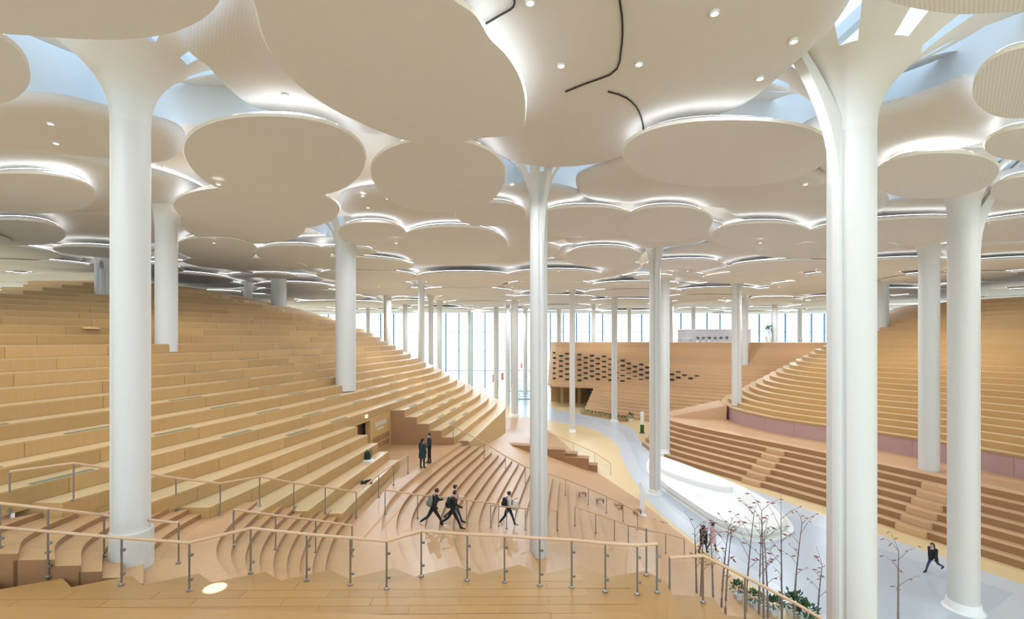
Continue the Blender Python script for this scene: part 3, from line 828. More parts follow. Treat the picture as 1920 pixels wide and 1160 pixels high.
# ================================================================== CEILING DOWNLIGHTS
lamp_me = None
def downlight(x, y, z, label, power, proto=[None], spot=True):
    root = empty('ceiling_light', (x, y, z)); tag(root, label, 'ceiling light', 'ceiling downlights')
    if proto[0] is None:
        b = MB(); b.lathe([(.085, .0), (.10, -.05), (.10, -.07), (.075, -.07), (.07, -.03)], (x, y, z), 14, False, False); h = b.build('housing', M['solid'], root)
        b = MB(); b.lathe([(.07, -.04), (.0, -.04)], (x, y, z), 14, False, False); d = b.build('lens', M['lampglow'], root)
        proto[0] = (h, d)
    else:
        for q in proto[0]:
            c = q.copy(); COL.objects.link(c); c.parent = root; c.location = (0, 0, 0)
    if power:
        ld = bpy.data.lights.new('downlight_beam', 'AREA'); ld.shape = 'DISK'; ld.size = .5; ld.energy = power; ld.color = (.82, .94, 1.08)
        lo = bpy.data.objects.new('downlight_beam', ld); COL.objects.link(lo); lo.parent = root; lo.location = (0, 0, -.12)
    return root
seen = [(535, 177), (1052, 121), (1198, 118), (1340, 22), (1488, 75), (1425, 145), (994, 2), (690, 388), (727, 371), (680, 366), (105, 267), (95, 230), (120, 315), (1740, 272), (1755, 284), (300, 310)]
SEENL = {0: 'round downlight in the raised leaf right of the thick left column', 1: 'round downlight above the middle column, left of the curved dark seam', 2: 'round downlight just right of the curved dark seam',
         3: 'round downlight near the top edge right of the dark seam', 4: 'round downlight close to the canopy of the widest column', 5: 'lowest downlight left of the widest column canopy', 6: 'round downlight cut by the top edge of the picture'}
for i, (u, v) in enumerate(seen):
    Y = FPX*(ZU-EYE)/(HZ-v); X = (u-960)/FPX*Y
    downlight(X, Y, ZU+.02, SEENL.get(i, 'tiny round downlight flush in a raised ceiling leaf towards the back'), DOWN_W*.55)
n = 0
for y in (-2, 8, 18, 29, 41, 54, 68, 84, 102):  # lamp grid added to light the hall, far rows boosted
    stp = 11 if y < 45 else 15
    for i in range(-7, 8):
        x = i*stp + (4 if int(y) % 2 else 0)
        if abs(x) > 1.1*max(y, 16)+8 or abs(x) > 70 or near_col(x, y, 1) < 2 or ground(x, y) > 13.0: continue
        downlight(x, y, ZL-.16, 'small round downlight of the added lighting grid just below the beige ceiling leaves', DOWN_W*(1 if y < 40 else 5.0)); n += 1
print('lamps', n)

# ================================================================== RAILINGS
def railing(bases, label, h=1.0, clamps=False, r=.035):
    bases = [Vector(p) for p in bases]
    root = empty('railing', bases[0]); tag(root, label, 'railing', 'handrails along the stairs')
    up = Vector((0, 0, h))
    b = MB(); b.tube([p+up for p in bases], r, 8); b.build('handrail', M['rail'], root)
    for i, p in enumerate(bases):
        b = MB(); b.tube([p-Vector((0, 0, .12)), p+up], r*.62, 6); po = b.build('post', M['metal'], root, loc=p)
        b = MB(); b.lathe([(r*1.7, 0), (r*1.7, .03), (r*.7, .05)], p, 8); b.build('foot_plate', M['metal'], po)
        if clamps:
            for z in (.25, .75):
                b = MB(); b.box(p+Vector((.03, 0, h*z)), (.09, .05, .05)); b.build('glass_clamp', M['metal'], po)
    for a, c in zip(bases[:-1], bases[1:]):
        d = c-a
        if d.length < .25: continue
        d2 = Vector((d.x, d.y, 0)).normalized(); n_ = Vector((-d2.y, d2.x, 0))*.006
        p, q = a+d*.04, c-d*.04; lo, hi = Vector((0, 0, .1)), Vector((0, 0, h-.1))
        V = [p+lo-n_, q+lo-n_, q+hi-n_, p+hi-n_, p+lo+n_, q+lo+n_, q+hi+n_, p+hi+n_]
        mk('glass_panel', V, [(0, 1, 2, 3), (7, 6, 5, 4), (0, 4, 5, 1), (1, 5, 6, 2), (2, 6, 7, 3), (3, 7, 4, 0)], M['glass'], root)
def tops(pts, h=1.0):
    out = []
    for u, v in pts:
        q = cast(u, v, h)
        if q: out.append(q)
    return out
r1 = []
for u, v in [(-90, 981), (0, 988), (90, 996), (228, 1008), (355, 1017), (470, 990), (575, 1001), (657, 1008), (725, 1014), (790, 995), (876, 1001), (946, 1004), (1012, 1009), (1072, 1012), (1135, 1018), (1195, 1022), (1232, 1019)]:
    q = pxz(u, v, 7.8); q.z = 6.8; r1.append(q)
railing(r1, 'nearest wooden handrail on steel posts along the sawtooth platform edge', clamps=True)
railing([Vector((3.35, 10.2, 6.35)), Vector((4.1, 10.3, 6.35)), Vector((5.0, 10.3, 5.9)), Vector((6.0, 10.2, 5.4)), Vector((6.9, 10.0, 4.9))], 'short handrail stepping down at the right end of the near platform')
railing(tops([(0, 943), (90, 953), (195, 965), (335, 980)]), 'handrail crossing the left stair fan just behind the nearest railing')
railing(tops([(18, 884), (138, 868), (330, 896), (413, 906), (487, 893), (551, 905), (610, 913), (668, 922)]), 'zigzag handrail along the near ends of the oak benches')
railing(tops([(668, 924), (710, 890), (738, 870), (765, 852)]), 'straight handrail running up beside the lowest oak bench to the landing')
railing(tops([(438, 955), (517, 966), (592, 975), (660, 985)]), 'short handrail in the middle of the narrow stair fan')
railing(tops([(722, 918), (783, 927), (875, 937), (935, 945)]), 'handrail across the broad stair fan behind the walking group')
railing(tops([(768, 797), (812, 797), (850, 799), (908, 830), (948, 855), (985, 875), (1060, 898), (1103, 915), (1137, 930), (1168, 945), (1195, 960)]), 'long handrail descending from the landing past the middle column to the path')
railing(tops([(1078, 950), (1117, 963), (1152, 975), (1178, 985), (1212, 993), (1248, 1000), (1283, 1010)]), 'handrail on the lower stairs right of the middle column')
railing(tops([(1030, 812), (1075, 830), (1115, 848), (1145, 868)]), 'thin distant handrail on the sloping floor right of the middle column')
railing(tops([(920, 947), (950, 950), (985, 953), (1045, 957)]), 'short handrail beside the lone walker with a white coat')

# ================================================================== WHITE ISLAND BENCH
isl_px = [(1213, 868), (1228, 856), (1262, 866), (1310, 884), (1370, 907), (1440, 942), (1484, 984), (1482, 1004), (1440, 1017), (1390, 1011), (1335, 986), (1290, 955), (1245, 922), (1216, 890)]
isl = closed_curve([fpt(*p) for p in isl_px], 84); ic = isl.mean(axis=0)
root = empty('island_bench', (ic[0], ic[1], .02)); tag(root, 'long white leaf-shaped island bench with stepped rims on the grey path', 'bench')
def ring_poly(s, P=isl, c=ic): return [tuple(c+(p-c)*s) for p in P]
b = MB(); b.prism(ring_poly(1.0), .0, .14); b.build('base_rim', M['solid'], root)
b = MB(); b.prism(ring_poly(.95), .12, .30); b.build('base_step', M['cream'], root)
b = MB(); b.prism(ring_poly(.90), .28, .36); b.build('seat_deck', M['solid'], root)
# raised back along the near edge
near = isl[44:76]; fr = ic+(near-ic)*.955; bk = ic+(near-ic)*.87
V, F, mi = slab(fr, bk, .62, .3); mk('bench_back', V, F, M['solid'], root)
fr = ic+(near-ic)*.865; bk = ic+(near-ic)*.80; V, F, mi = slab(fr, bk, .48, .3); mk('bench_seat', V, F, M['cream'], root)
oc = np.array(fpt(1296, 905)); ax = (isl[30]-isl[0]); ang = math.atan2(ax[1], ax[0])
ov = [(oc[0]+3.9*math.cos(t)*math.cos(ang)-1.25*math.sin(t)*math.sin(ang), oc[1]+3.9*math.cos(t)*math.sin(ang)+1.25*math.sin(t)*math.cos(ang)) for t in [2*math.pi*k/36 for k in range(36)]]
b = MB(); b.prism(ov, .34, .72); b.build('oval_plinth', M['solid'], root)
# white curved fin at the foot of the long handrail
q = cast(1206, 966); root = empty('entry_fin', q); tag(root, 'slim white upright fin panel at the foot of the long handrail', 'panel')
b = MB(); pts = [(0, 0), (.10, .6), (.12, 1.2), (.02, 1.8), (-.12, 2.15), (-.24, 2.1), (-.2, 1.2), (-.2, .5), (-.14, 0)]
V = [(q.x+x, q.y+dy, q.z+z) for dy in (-.05, .05) for x, z in pts]; n = len(pts)
mk('fin_panel', V, [tuple(range(n)), tuple(reversed(range(n, 2*n)))]+[(i, n+i, n+(i+1) % n, (i+1) % n) for i in range(n)], M['solid'], root)
b = MB(); b.box(q+Vector((-.07, 0, .02)), (.5, .4, .04)); b.build('fin_base', M['solid'], root)

# wooden seat blocks on the sloping floor
sb = empty('seat_blocks', cast(1060, 862)); tag(sb, 'cluster of stepped brown wooden seat blocks on the sloping floor', 'seating')
for (u, v, w, d, h) in ((985, 843, 3.4, .9, .45), (1020, 850, 3.8, .9, .5), (1045, 858, 3.6, .9, .55), (1068, 868, 3.4, 1.0, .6), (1095, 876, 2.4, 1.0, .35)):
    q = cast(u, v)
    b = MB(); b.box(q+Vector((0, 0, h/2-.25)), (w, d, h+.5), -.2); b.box(q+Vector((0, 0, h)), (w+.06, d+.06, .05), -.2); b.build('seat_block', M['riser'], sb, loc=q)
# small wooden stools along the rail feet
for i, (u, v) in enumerate([(1092, 930), (1125, 942), (1160, 952), (1195, 962), (1012, 901), (870, 833)]):
    q = cast(u, v); b = MB(); b.box(q+Vector((0, 0, .22)), (.5, .34, .05)); b.box(q+Vector((-.2, 0, .1)), (.05, .3, .2)); b.box(q+Vector((.2, 0, .1)), (.05, .3, .2))
    o = b.build('step_stool', M['riser'], loc=q); tag(o, 'small brown wooden stool beside the long handrail, %s from the middle column' % ('second', 'third', 'fourth', 'fifth', 'first', '')[i] if i < 5 else 'small brown wooden stool at the top corner of the broad stair fan', 'stool', 'small wooden stools')

# ================================================================== PLANTS
def blob_leaves(c, r, n, size, rr):
    b = MB()
    for i in range(n):
        th, ph = rr.uniform(0, 6.283), math.acos(rr.uniform(-.5, 1)); d = Vector((math.sin(ph)*math.cos(th), math.sin(ph)*math.sin(th), math.cos(ph)))
        p = Vector(c)+Vector((d.x*r[0], d.y*r[1], d.z*r[2]))*rr.uniform(.35, 1); a = d.cross(Vector((0, 0, 1)))+Vector((.01, 0, 0)); a.normalize(); t = (d+Vector((rr.uniform(-.6, .6), rr.uniform(-.6, .6), rr.uniform(-.2, .6)))).normalized()
        s = size*rr.uniform(.7, 1.3); b.add([p, p+t*s*.5+a*s*.28, p+t*s, p+t*s*.5-a*s*.28], [(0, 1, 2, 3)])
    return b
def potted(q, h, r, label, group, seed):
    rr = random.Random(seed); root = empty('potted_shrub', q); tag(root, label, 'plant', group)
    b = MB(); b.lathe([(r*.5, 0), (r*.72, h*.34), (r*.66, h*.34), (r*.62, h*.28)], q, 14); b.build('pot', M['pot'], root)
    b = MB(); b.tube([q+Vector((0, 0, h*.25)), q+Vector((.02, 0, h*.6))], r*.08, 5); b.build('stem', M['bark'], root)
    b = blob_leaves(q+Vector((0, 0, h*.66)), (r, r, h*.34), 170, r*.42, rr); tag(b.build('foliage', M['leafgreen'], root), kind=None)
pot_px = [(1384, 1122, .62, .22, 'leftmost small green shrub in a white pot below the bamboo'), (1415, 1140, .62, .24, 'second small green shrub from the left below the bamboo'), (1450, 1152, .6, .24, 'third small green shrub from the left below the bamboo'),
          (1487, 1152, .75, .34, 'largest green shrub in a pot among the bamboo'), (1512, 1166, .6, .30, 'rightmost low green shrub at the bottom edge by the path')]
for i, (u, v, h, r, lb) in enumerate(pot_px): potted(cast(u, v), h*1.25, r*1.45, lb, 'potted shrubs below the bamboo', 50+i)
potted(cast(1182, 790), 1.3, .5, 'round green shrub at the right end of the low hedge', 'shrubs by the distant hill', 61)
# hedge
h0, h1 = cast(1091, 776), cast(1176, 790); hd = empty('hedge', (h0+h1)/2); tag(hd, 'low clipped green hedge at the foot of the perforated hill', 'hedge')
b = MB(); dv = (h1-h0); b.box((h0+h1)/2+Vector((0, 0, .18)), (dv.length, .5, .36), math.atan2(dv.y, dv.x)); b.build('planter', M['rwood'], hd)
b = MB(); rr = random.Random(3)
for i in range(14): 
    q = blob_leaves(h0+dv*((i+.5)/14)+Vector((0, 0, .45)), (.6, .4, .35), 60, .2, rr); b.add(q.V, q.F)
b.build('hedge_foliage', M['leafgreen'], hd)
# bare bamboo-like saplings
bam = [(1306, 1118, 990), (1314, 1122, 1004), (1337, 1126, 1010), (1353, 1138, 985), (1360, 1156, 998), (1399, 1146, 962), (1423, 1150, 985), (1432, 1158, 955), (1440, 1156, 1010), (1466, 1162, 970), (1489, 1150, 978), (1533, 1164, 1056), (1684, 1180, 1030)]
order = ['leftmost', 'second from left', 'third from left', 'fourth from left', 'fifth from left', 'sixth from left', 'seventh from left', 'eighth from left', 'ninth from left', 'tenth from left', 'eleventh from left', 'small one just left of the widest column', 'lone one right of the widest column']
for i, (u, v, vt) in enumerate(bam):
    rr = random.Random(100+i); zz = .8
    for _ in range(6): q = pxz(u, v, zz); zz = .5*zz+.5*ground(q.x, q.y, 3.5)
    q.z = zz
    H = (v-vt)/FPX*q.y
    root = empty('bamboo_sapling', q); tag(root, 'bare grey bamboo sapling with sparse reddish leaves, ' + order[i], 'sapling', 'bamboo saplings by the grey path')
    lean = Vector((rr.uniform(-.05, .09), rr.uniform(-.04, .04), 0)); nseg = 9
    pts = [q+lean*H*(k/nseg)**1.6+Vector((0, 0, H*k/nseg-.05)) for k in range(nseg+1)]
    b = MB(); b.tube(pts, [.046*(1-.7*k/nseg) for k in range(nseg+1)], 6)
    for k in range(1, nseg): b.tube([pts[k]-Vector((0, 0, .02)), pts[k]+Vector((0, 0, .02))], .056*(1-.65*k/nseg), 6)
    b.build('stem', M['bark'], root)
    tips = []
    for k in range(nseg//2, nseg+1):
        for _ in range(1 if k < nseg else 2):
            a = rr.uniform(0, 6.283); L = H*rr.uniform(.10, .24); p0 = pts[k]
            p1 = p0+Vector((math.cos(a)*L*.5, math.sin(a)*L*.5, L*.6)); p2 = p0+Vector((math.cos(a)*L, math.sin(a)*L, L*.95))
            t = MB(); t.tube([p0, p1, p2], [.012, .009, .005], 5); t.build('twig', M['bark'], root); tips += [p1, p2]
    for p in tips:
        for _ in range(1):
            lf = MB(); a = rr.uniform(0, 6.283); L = rr.uniform(.14, .28); d = Vector((math.cos(a), math.sin(a)*.6, rr.uniform(-.6, .3))).normalized(); s_ = d.cross(Vector((0, 1, .3))).normalized()*L*.17
            pp = Vector(p); n2 = d.cross(s_).normalized()*.004
            lf.add([pp, pp+d*L*.45+s_+n2, pp+d*L, pp+d*L*.45-s_+n2, pp+d*L*.45-n2*2], [(0, 1, 4), (1, 2, 4), (2, 3, 4), (3, 0, 4)]); lf.build('leaf', M['redleaf'], root, loc=pp)

# ================================================================== PEOPLE
def person(q, yaw, H, cl, stride=0.0, arms=(.15, -.15), label='', bend=0.0, sit=False, elbow=.25, coat=None, puff=.0, long_hair=False, reach=None, headyaw=0.0):
    """cl: dict top, legs, shoes, sleeve, hat"""
    verts = []; edges = []; rad = []; reg = []
    def v(p, r, parent=None, rg='top'):
        verts.append(Vector(p)); rad.append(r if hasattr(r, '__len__') else (r, r))
        if parent is not None: edges.append((parent, len(verts)-1)); reg.append(rg)
        return len(verts)-1
    f = bend
    pel = v((0, 0, .95), (.145+puff*.5, .115+puff*.5))
    wa = v((0, f*.10, 1.10), (.135+puff, .105+puff), pel)
    chs = v((0, f*.26, 1.28), (.165+puff, .12+puff), wa)
    uc = v((0, f*.34, 1.40), (.13+puff*.6, .095+puff*.6), chs)
    nk = v((0, f*.42+.01, 1.485), .054, uc, 'skin')
    hd1 = v((0, f*.48+.025, 1.56), (.072, .082), nk, 'skin')
    hd2 = v((0, f*.5+.025, 1.64), (.080, .094), hd1, 'skin')
    hd3 = v((0, f*.5+.015, 1.70), (.060, .070), hd2, 'skin')
    v((0, f*.48+.128, 1.585), .014, hd1, 'skin')
    for s in (-1, 1): v((s*.088, f*.5+.02, 1.61), .018, hd2, 'skin')
    for s, arm in ((-1, arms[0]), (1, arms[1])):
        sh = v((s*(.175+puff*.4), f*.34, 1.39), .068+puff*.5, uc, 'sleeve')
        a = arm; out_ = .10
        el_p = Vector((s*(.21+puff), f*.34+math.sin(a)*.28, 1.39-math.cos(a)*.28))
        if reach == s: el_p = Vector((s*.30, f*.34+.20, 1.30))
        el = v(el_p, .052+puff*.4, sh, 'sleeve')
        a2 = a+elbow+.15
        wr_p = el_p+Vector((s*.015, math.sin(a2)*.24, -math.cos(a2)*.24))
        if reach == s: wr_p = el_p+Vector((s*.16, .18, .08))
        wr = v(wr_p, .034+puff*.15, el, 'sleeve')
        d = (wr_p-el_p).normalized()
        pal = v(wr_p+d*.055, (.032, .022), wr, 'skin'); pe = v(wr_p+d*.095, (.034, .018), pal, 'skin')
        side = Vector((0, 1, 0)) if abs(d.y) < .8 else Vector((0, 0, 1))
        for kf, (o_, L) in enumerate(((-.027, .055), (-.009, .07), (.009, .066), (.027, .05))):
            p1 = wr_p+d*.115+side*o_; m1 = v(p1, .009, pe, 'skin'); p2 = p1+d*L*.55+Vector((-s*.006, 0, 0)); m2 = v(p2, .0085, m1, 'skin'); v(p2+d*L*.45+Vector((-s*.016, 0, 0)), .007, m2, 'skin')
        t1 = v(wr_p+d*.06+side*.045, .010, pal, 'skin'); v(wr_p+d*.10+side*.062, .008, t1, 'skin')
    for s in (-1, 1):
        st = stride*s
        hp = v((s*.09, 0, .90), .098+puff*.2, pel, 'legs')
        kb = abs(stride)*.25+ (max(0, -st)*.75)
        kp = Vector((s*.095, math.sin(st)*.42, .90-math.cos(st)*.42)); kn = v(kp, .064, hp, 'legs')
        a2 = st-kb; ap = kp+Vector((0, math.sin(a2)*.40, -math.cos(a2)*.40)); an = v(ap, .042, kn, 'legs')
        ft = -kb*.5 if st < 0 else .12*abs(st)
        hl = v(ap+Vector((0, -.035, -.045)), .038, an, 'shoes')
        fd = Vector((0, math.cos(ft), math.sin(ft))); bl = v(ap+fd*.11+Vector((0, 0, -.05)), (.045, .034), an, 'shoes'); v(ap+fd*.19+Vector((0, 0, -.055)), (.038, .026), bl, 'shoes')
    me = bpy.data.meshes.new('person'); me.from_pydata([tuple(x) for x in verts], edges, [])
    tmp = bpy.data.objects.new('tmp', me); COL.objects.link(tmp)
    sk = tmp.modifiers.new('skin', 'SKIN'); sk.use_smooth_shade = True
    for i, r in enumerate(rad): me.skin_vertices[0].data[i].radius = r
    for i in range(len(rad)): me.skin_vertices[0].data[i].use_root = (i == 0)
    ss = tmp.modifiers.new('sub', 'SUBSURF'); ss.levels = 1; ss.render_levels = 1
    dg = bpy.context.evaluated_depsgraph_get(); ev = tmp.evaluated_get(dg); bm_ = bpy.data.meshes.new_from_object(ev)
    bpy.data.objects.remove(tmp)
    names = ['top', 'skin', 'legs', 'shoes', 'sleeve']
    bm_.materials.clear()
    for nme in names: bm_.materials.append(M['skin'] if nme == 'skin' else M[cl.get(nme, cl['top'])])
    E = np.array([[list(verts[a]), list(verts[b_])] for a, b_ in edges]); regs = [names.index(r) for r in reg]
    A = E[:, 0]; D = E[:, 1]-A; DD = (D*D).sum(1)+1e-9
    mi = []
    cz = []
    for p in bm_.polygons:
        c = np.array(p.center); t = np.clip(((c-A)*D).sum(1)/DD, 0, 1); dist = np.linalg.norm(A+D*t[:, None]-c, axis=1)
        mi.append(regs[int(dist.argmin())])
    bm_.polygons.foreach_set('material_index', mi); bm_.polygons.foreach_set('use_smooth', [True]*len(mi))
    zmin = min(x.co.z for x in bm_.vertices); sc = H/1.76
    T = Matrix.Translation(q) @ Matrix.Rotation(yaw, 4, 'Z') @ Matrix.Scale(sc, 4) @ Matrix.Translation((0, 0, -zmin))
    T0 = Matrix.Rotation(yaw, 4, 'Z') @ Matrix.Scale(sc, 4) @ Matrix.Translation((0, 0, -zmin))
    bm_.transform(T0); bm_.name = 'person'
    o = bpy.data.objects.new('person', bm_); COL.objects.link(o); o.location = q; WL[o.name] = Vector(q)
    tag(o, label, 'person', 'people in the hall')
    def part(name, b, m, smooth=True):
        b.V = [tuple(T @ Vector(x)) for x in b.V]; return b.build(name, m, o, smooth=smooth)
    # hair cap
    b = MB(); n = 14; hc = Vector((0, f*.5+.018, 1.635)); ringz = []
    V = []; F = []
    for i in range(9):
        ph = math.pi*i/11
        for k in range(n):
            t = 2*math.pi*k/n; V.append(hc+Vector((.099*math.sin(ph)*math.cos(t), .108*math.sin(ph)*math.sin(t), .098*math.cos(ph))))
    for i in range(8):
        for k in range(n):
            fc = (V[i*n+k]+V[(i+1)*n+(k+1) % n])/2-hc
            if fc.y > .035 and fc.z < .045: continue
            F.append((i*n+k, (i+1)*n+k, (i+1)*n+(k+1) % n, i*n+(k+1) % n))
    b.add(V, F)
    if long_hair: b.tube([hc+Vector((0, -.06, -.02)), hc+Vector((0, -.10, -.14)), hc+Vector((0, -.10, -.30))], [.07, .075, .04], 8)
    part('hair', b, M[cl.get('hat', 'hair')])
    b = MB()
    for s in (-1, 1): b.lathe([(.011, -.008), (.011, .008)], (s*.032, f*.48+.112, 1.625), 6)
    b.box((0, f*.48+.112, 1.545), (.04, .012, .008)); part('face_features', b, M['niche'], False)
    if coat:
        m_, zl, rb = coat; b = MB(); prof = [(1.08, .165+puff), (.95, .185+puff), (.8, .2+puff), (zl, rb)]; n = 16; V = []; F = []
        for z, r in prof:
            for k in range(n): t = 2*math.pi*k/n; V.append((r*math.cos(t), r*.82*math.sin(t), z))
        for i in range(len(prof)-1):
            for k in range(n): F.append((i*n+k, (i+1)*n+k, (i+1)*n+(k+1) % n, i*n+(k+1) % n))
        b.add(V, F); part('coat_skirt', b, M[m_])
    return o, T
def backpack(T, m, label, f=0.0, low=1.0):
    def tr(x): return T @ Vector(x)
    base = tr((0, -.2+f*.2, low)); root = empty('backpack', base); tag(root, label, 'backpack')
    b = MB(); prof = [(.10, 0), (.16, .05), (.17, .22), (.15, .36), (.08, .44)]; n = 14; V = []; F = []
    for r, z in prof:
        for k in range(n): t = 2*math.pi*k/n; V.append(tr((r*math.copysign(abs(math.cos(t))**.7, math.cos(t)), -.215+f*(.2+z*.4)+r*.6*math.copysign(abs(math.sin(t))**.7, math.sin(t)), low+z)))
    for i in range(len(prof)-1):
        for k in range(n): F.append((i*n+k, i*n+(k+1) % n, (i+1)*n+(k+1) % n, (i+1)*n+k))
    F += [tuple(reversed(range(n))), tuple((len(prof)-1)*n+k for k in range(n))]
    b.add(V, F); b.build('pack_body', M[m], root, smooth=True)
    b = MB(); b.box((0, 0, 0), (.2, .06, .16)); b.V = [tuple(tr(Vector(x)+Vector((0, -.32+f*.2, low+.14)))) for x in b.V]; b.build('front_pocket', M[m], root)
    for s in (-1, 1):
        b = MB(); b.tube([tr((s*.09, -.12+f*.35, low+.42)), tr((s*.11, .02+f*.42, low+.46)), tr((s*.12, .15+f*.3, low+.30)), tr((s*.13, .06, low+.05))], .018, 5); b.build('strap', M['black'], root)
HP = math.pi/2
# two friends talking on the landing (and a third half hidden between them)
person(cast(792, 878), -.5, 1.66, dict(top='teal', legs='teal', shoes='brown'), .04, label='person in a long dark teal coat standing on the landing, left one of the pair', puff=.03, coat=('teal', .62, .23), long_hair=True)
person(cast(805, 868), 1.9, 1.74, dict(top='navy', legs='black', shoes='black'), .05, label='person in a dark navy jacket and black trousers facing a friend on the landing', puff=.02, elbow=.6)
# walking group behind the front railing
p1, T1 = person(cast(813, 988), -HP+.35, 1.72, dict(top='olive', sleeve='black', legs='black', shoes='white_shoe'), .55, (.5, -.4), label='walker with a light grey backpack and black trousers, leftmost of the group', bend=.25, puff=.03, elbow=.9)
backpack(T1, 'grey', 'light grey backpack on the leftmost walker', .25)
p2, T2 = person(cast(849, 991), -HP+.1, 1.74, dict(top='black', legs='black', shoes='black'), .5, (-.4, .5), label='walker all in black with a dark green backpack, middle of the group', bend=.15, puff=.04, elbow=.6)
backpack(T2, 'darkgreen', 'dark green backpack on the middle walker', .15)
person(cast(853, 978), -HP, 1.74, dict(top='red', sleeve='cream_cloth', legs='jeans', shoes='black'), .45, (.4, -.4), label='walker with a red scarf and white sleeves half hidden behind the middle walker', puff=.03, elbow=.8)
p4, T4 = person(cast(954, 985), -HP+.3, 1.70, dict(top='grey', sleeve='cream_cloth', legs='navy', shoes='tan'), .4, (.5, -.1), label='lone walker carrying a white coat, black backpack and tan boots', puff=.03, elbow=1.2)
backpack(T4, 'black', 'black backpack on the lone walker left of the middle column', .0)
q = T4 @ Vector((.12, .28, .82)); b = MB(); root = empty('carried_coat', q); tag(root, 'white coat carried over the arm of the lone walker', 'coat')
b.lathe([(.05, .0), (.15, .04), (.17, .22), (.13, .38), (.05, .44)], q, 10); b.build('folded_cloth', M['cream_cloth'], root, smooth=True)
# two by the island bench
person(cast(1319, 1037), -HP+.6, 1.62, dict(top='darkgreen', legs='jeans', shoes='black'), .3, (.3, -.2), label='person with brown hair and a dark green coat on the path by the island bench', puff=.03, coat=('darkgreen', .66, .22), long_hair=True)
person(cast(1336, 1032), -HP, 1.62, dict(top='pink', legs='brown', shoes='tan'), .25, (.2, -.2), label='person in a pale pink coat pointing with an outstretched arm on the path', puff=.03, coat=('pink', .55, .25), reach=1)
# woman striding at the right
person(cast(1750, 1072), HP+.25, 1.66, dict(top='black', legs='jeans', shoes='black'), .6, (.35, -.35), label='person in a black coat and blue jeans striding across the path at right', bend=.12, puff=.03, coat=('black', .80, .22), elbow=.3, long_hair=True)
# backpack left on the bench
q = cast(689, 862); Tq = Matrix.Translation(q+Vector((0, .215, -1.0)))
backpack(Tq, 'darkgreen', 'dark green backpack left standing on the oak bench by the doorway')
b = MB(); b.box(q+Vector((.0, -.1, .01)), (.75, .42, .02), -.15); b.box(q+Vector((.05, -.1, .03)), (.5, .3, .02), .1); o = b.build('paper_sheets', M['pot'], loc=q); tag(o, 'white sheets of paper spread under the backpack on the bench', 'papers')
q = cast(687, 905); b = MB(); b.box(q+Vector((0, 0, .03)), (.5, .34, .06), .3); b.box(q+Vector((.1, .1, .08)), (.3, .22, .04), .6); o = b.build('folded_jacket', M['black'], loc=q); tag(o, 'dark folded jacket lying on the lowest bench beside the handrail', 'clothing')

# ================================================================== FAR FURNITURE
def low_shelf(q, w, rz, label, m='teal_table', group=None):
    root = empty('low_bookshelf', q); tag(root, label, 'bookshelf', group)
    R = Matrix.Rotation(rz, 3, 'Z')
    def bx(name, c, s, mm): b = MB(); b.box(q+R @ Vector(c), s, rz); b.build(name, M[mm], root)
    bx('top_board', (0, 0, 1.1), (w, .5, .05), m); bx('shelf_board', (0, 0, .58), (w, .46, .04), m); bx('base_board', (0, 0, .06), (w, .46, .1), m)
    for i in range(5): bx('divider', (-w/2+w*i/4, 0, .58), (.05, .46, 1.0), m)
for i, (u, v, w) in enumerate([(985, 748, 5), (975, 733, 5), (992, 722, 6), (968, 712, 5), (985, 702, 6), (962, 694, 5)]):
    low_shelf(pxz(u, v, 0.02), w, .1, 'pale teal low bookshelf on the far floor, row %s from the front' % ('first', 'second', 'third', 'fourth', 'fifth', 'sixth')[i], group='low shelves by the far windows')
for i, (u, v) in enumerate([(926, 716), (942, 712), (978, 690)]):
    q = pxz(u, v, .02); root = empty('banner_stand', q); tag(root, ('left', 'middle', 'right')[i] + ' orange red banner stand before the far windows', 'banner')
    b = MB(); b.box(q+Vector((0, 0, 1.1)), (.8, .04, 2.0)); b.build('banner', M['foreign'], root); b = MB(); b.box(q+Vector((0, 0, .04)), (.9, .4, .08)); b.build('base', M['metal'], root); b = MB(); b.tube([q+Vector((0, .05, 0)), q+Vector((0, .05, 2.15))], .02, 6); b.build('pole', M['metal'], root)
q = cast(1204, 812); root = empty('sign_totem', q); tag(root, 'slim white and green sign totem at the edge of the grey path', 'sign')
b = MB(); b.box(q+Vector((0, 0, 1.9)), (.42, .14, 1.7)); b.build('upper_panel', M['solid'], root); b = MB(); b.box(q+Vector((0, 0, .6)), (.46, .16, 1.0)); b.build('lower_panel', M['leafgreen'], root); b = MB(); b.box(q+Vector((0, 0, .04)), (.7, .4, .08)); b.build('foot', M['metal'], root)
ZT = 11.4
def top_pt(u, Y): return Vector(((u-960)/FPX*Y, Y, ZT))
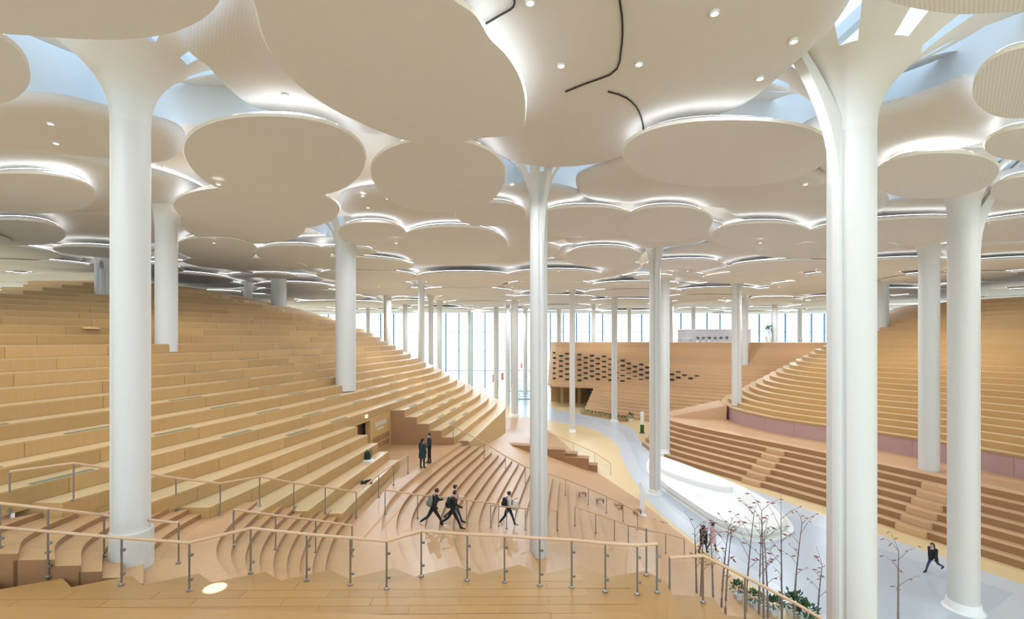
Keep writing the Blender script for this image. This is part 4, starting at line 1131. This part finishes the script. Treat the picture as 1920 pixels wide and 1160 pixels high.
q = top_pt(1338, 93); root = empty('service_kiosk', q); tag(root, 'lilac grey box-shaped kiosk on top of the perforated hill', 'kiosk')
b = MB(); b.box(q+Vector((0, 0, 1.15)), (12.5, 4, 2.3)); b.build('kiosk_body', M['lilac'], root); b = MB(); b.box(q+Vector((0, 0, 2.36)), (12.8, 4.3, .14)); b.build('kiosk_roof', M['solid'], root)
for i in range(3):
    b = MB(); b.box(q+Vector((-5.6+i*1.4, -2.02, 1.0)), (.9, .06, 1.9)); b.build('kiosk_door', M['lilac'], root)
for i in range(7):
    potted(top_pt(1308+i*11, 86), .95, .38, 'leafy green plant on the hill top, %s from the left in its row' % ('first', 'second', 'third', 'fourth', 'fifth', 'sixth', 'seventh')[i], 'plants on the hill top', 70+i)
potted(top_pt(1250, 86), 1.6, .5, 'taller green plant at the left of the plant row on the hill top', 'plants on the hill top', 81)
potted(top_pt(1441, 88), 3.2, .9, 'tall tree-like plant on the hill top right of the kiosk', 'plants on the hill top', 82)
for i, u in enumerate((1210, 1232, 1262, 1286, 1420, 1470, 1492, 1515)):
    q = top_pt(u, 89); root = empty('reading_desk', q); tag(root, 'pale reading desk on the distant hill top, number %s from the left' % ('one', 'two', 'three', 'four', 'five', 'six', 'seven', 'eight')[i], 'desk', 'desks on the hill top')
    b = MB(); b.box(q+Vector((0, 0, .74)), (1.9, .9, .05)); b.build('desk_top', M['pot'], root)
    for sx in (-.85, .85):
        for sy in (-.38, .38): b = MB(); b.box(q+Vector((sx, sy, .36)), (.06, .06, .72)); b.build('leg', M['metal'], root)
# small round glowing discs on the wood
for (u, v, lb) in ((403, 1104, 'round warm glowing disc on the near golden platform'), (170, 616, 'small round light glowing on the upper left hill')):
    q = cast(u, v)
    if q:
        root = empty('glow_disc', q); tag(root, lb, 'floor light')
        rr_ = .22 if v > 1000 else .35
        b = MB(); b.lathe([(rr_*1.1, -.02), (rr_*1.1, .012), (rr_, .016)], q+Vector((0, 0, .006)), 20); b.build('ring', M['rail'], root); b = MB(); b.lathe([(rr_*.96, -.01), (rr_*.96, .03)], q, 20); b.build('lens', M['floorglow'], root)
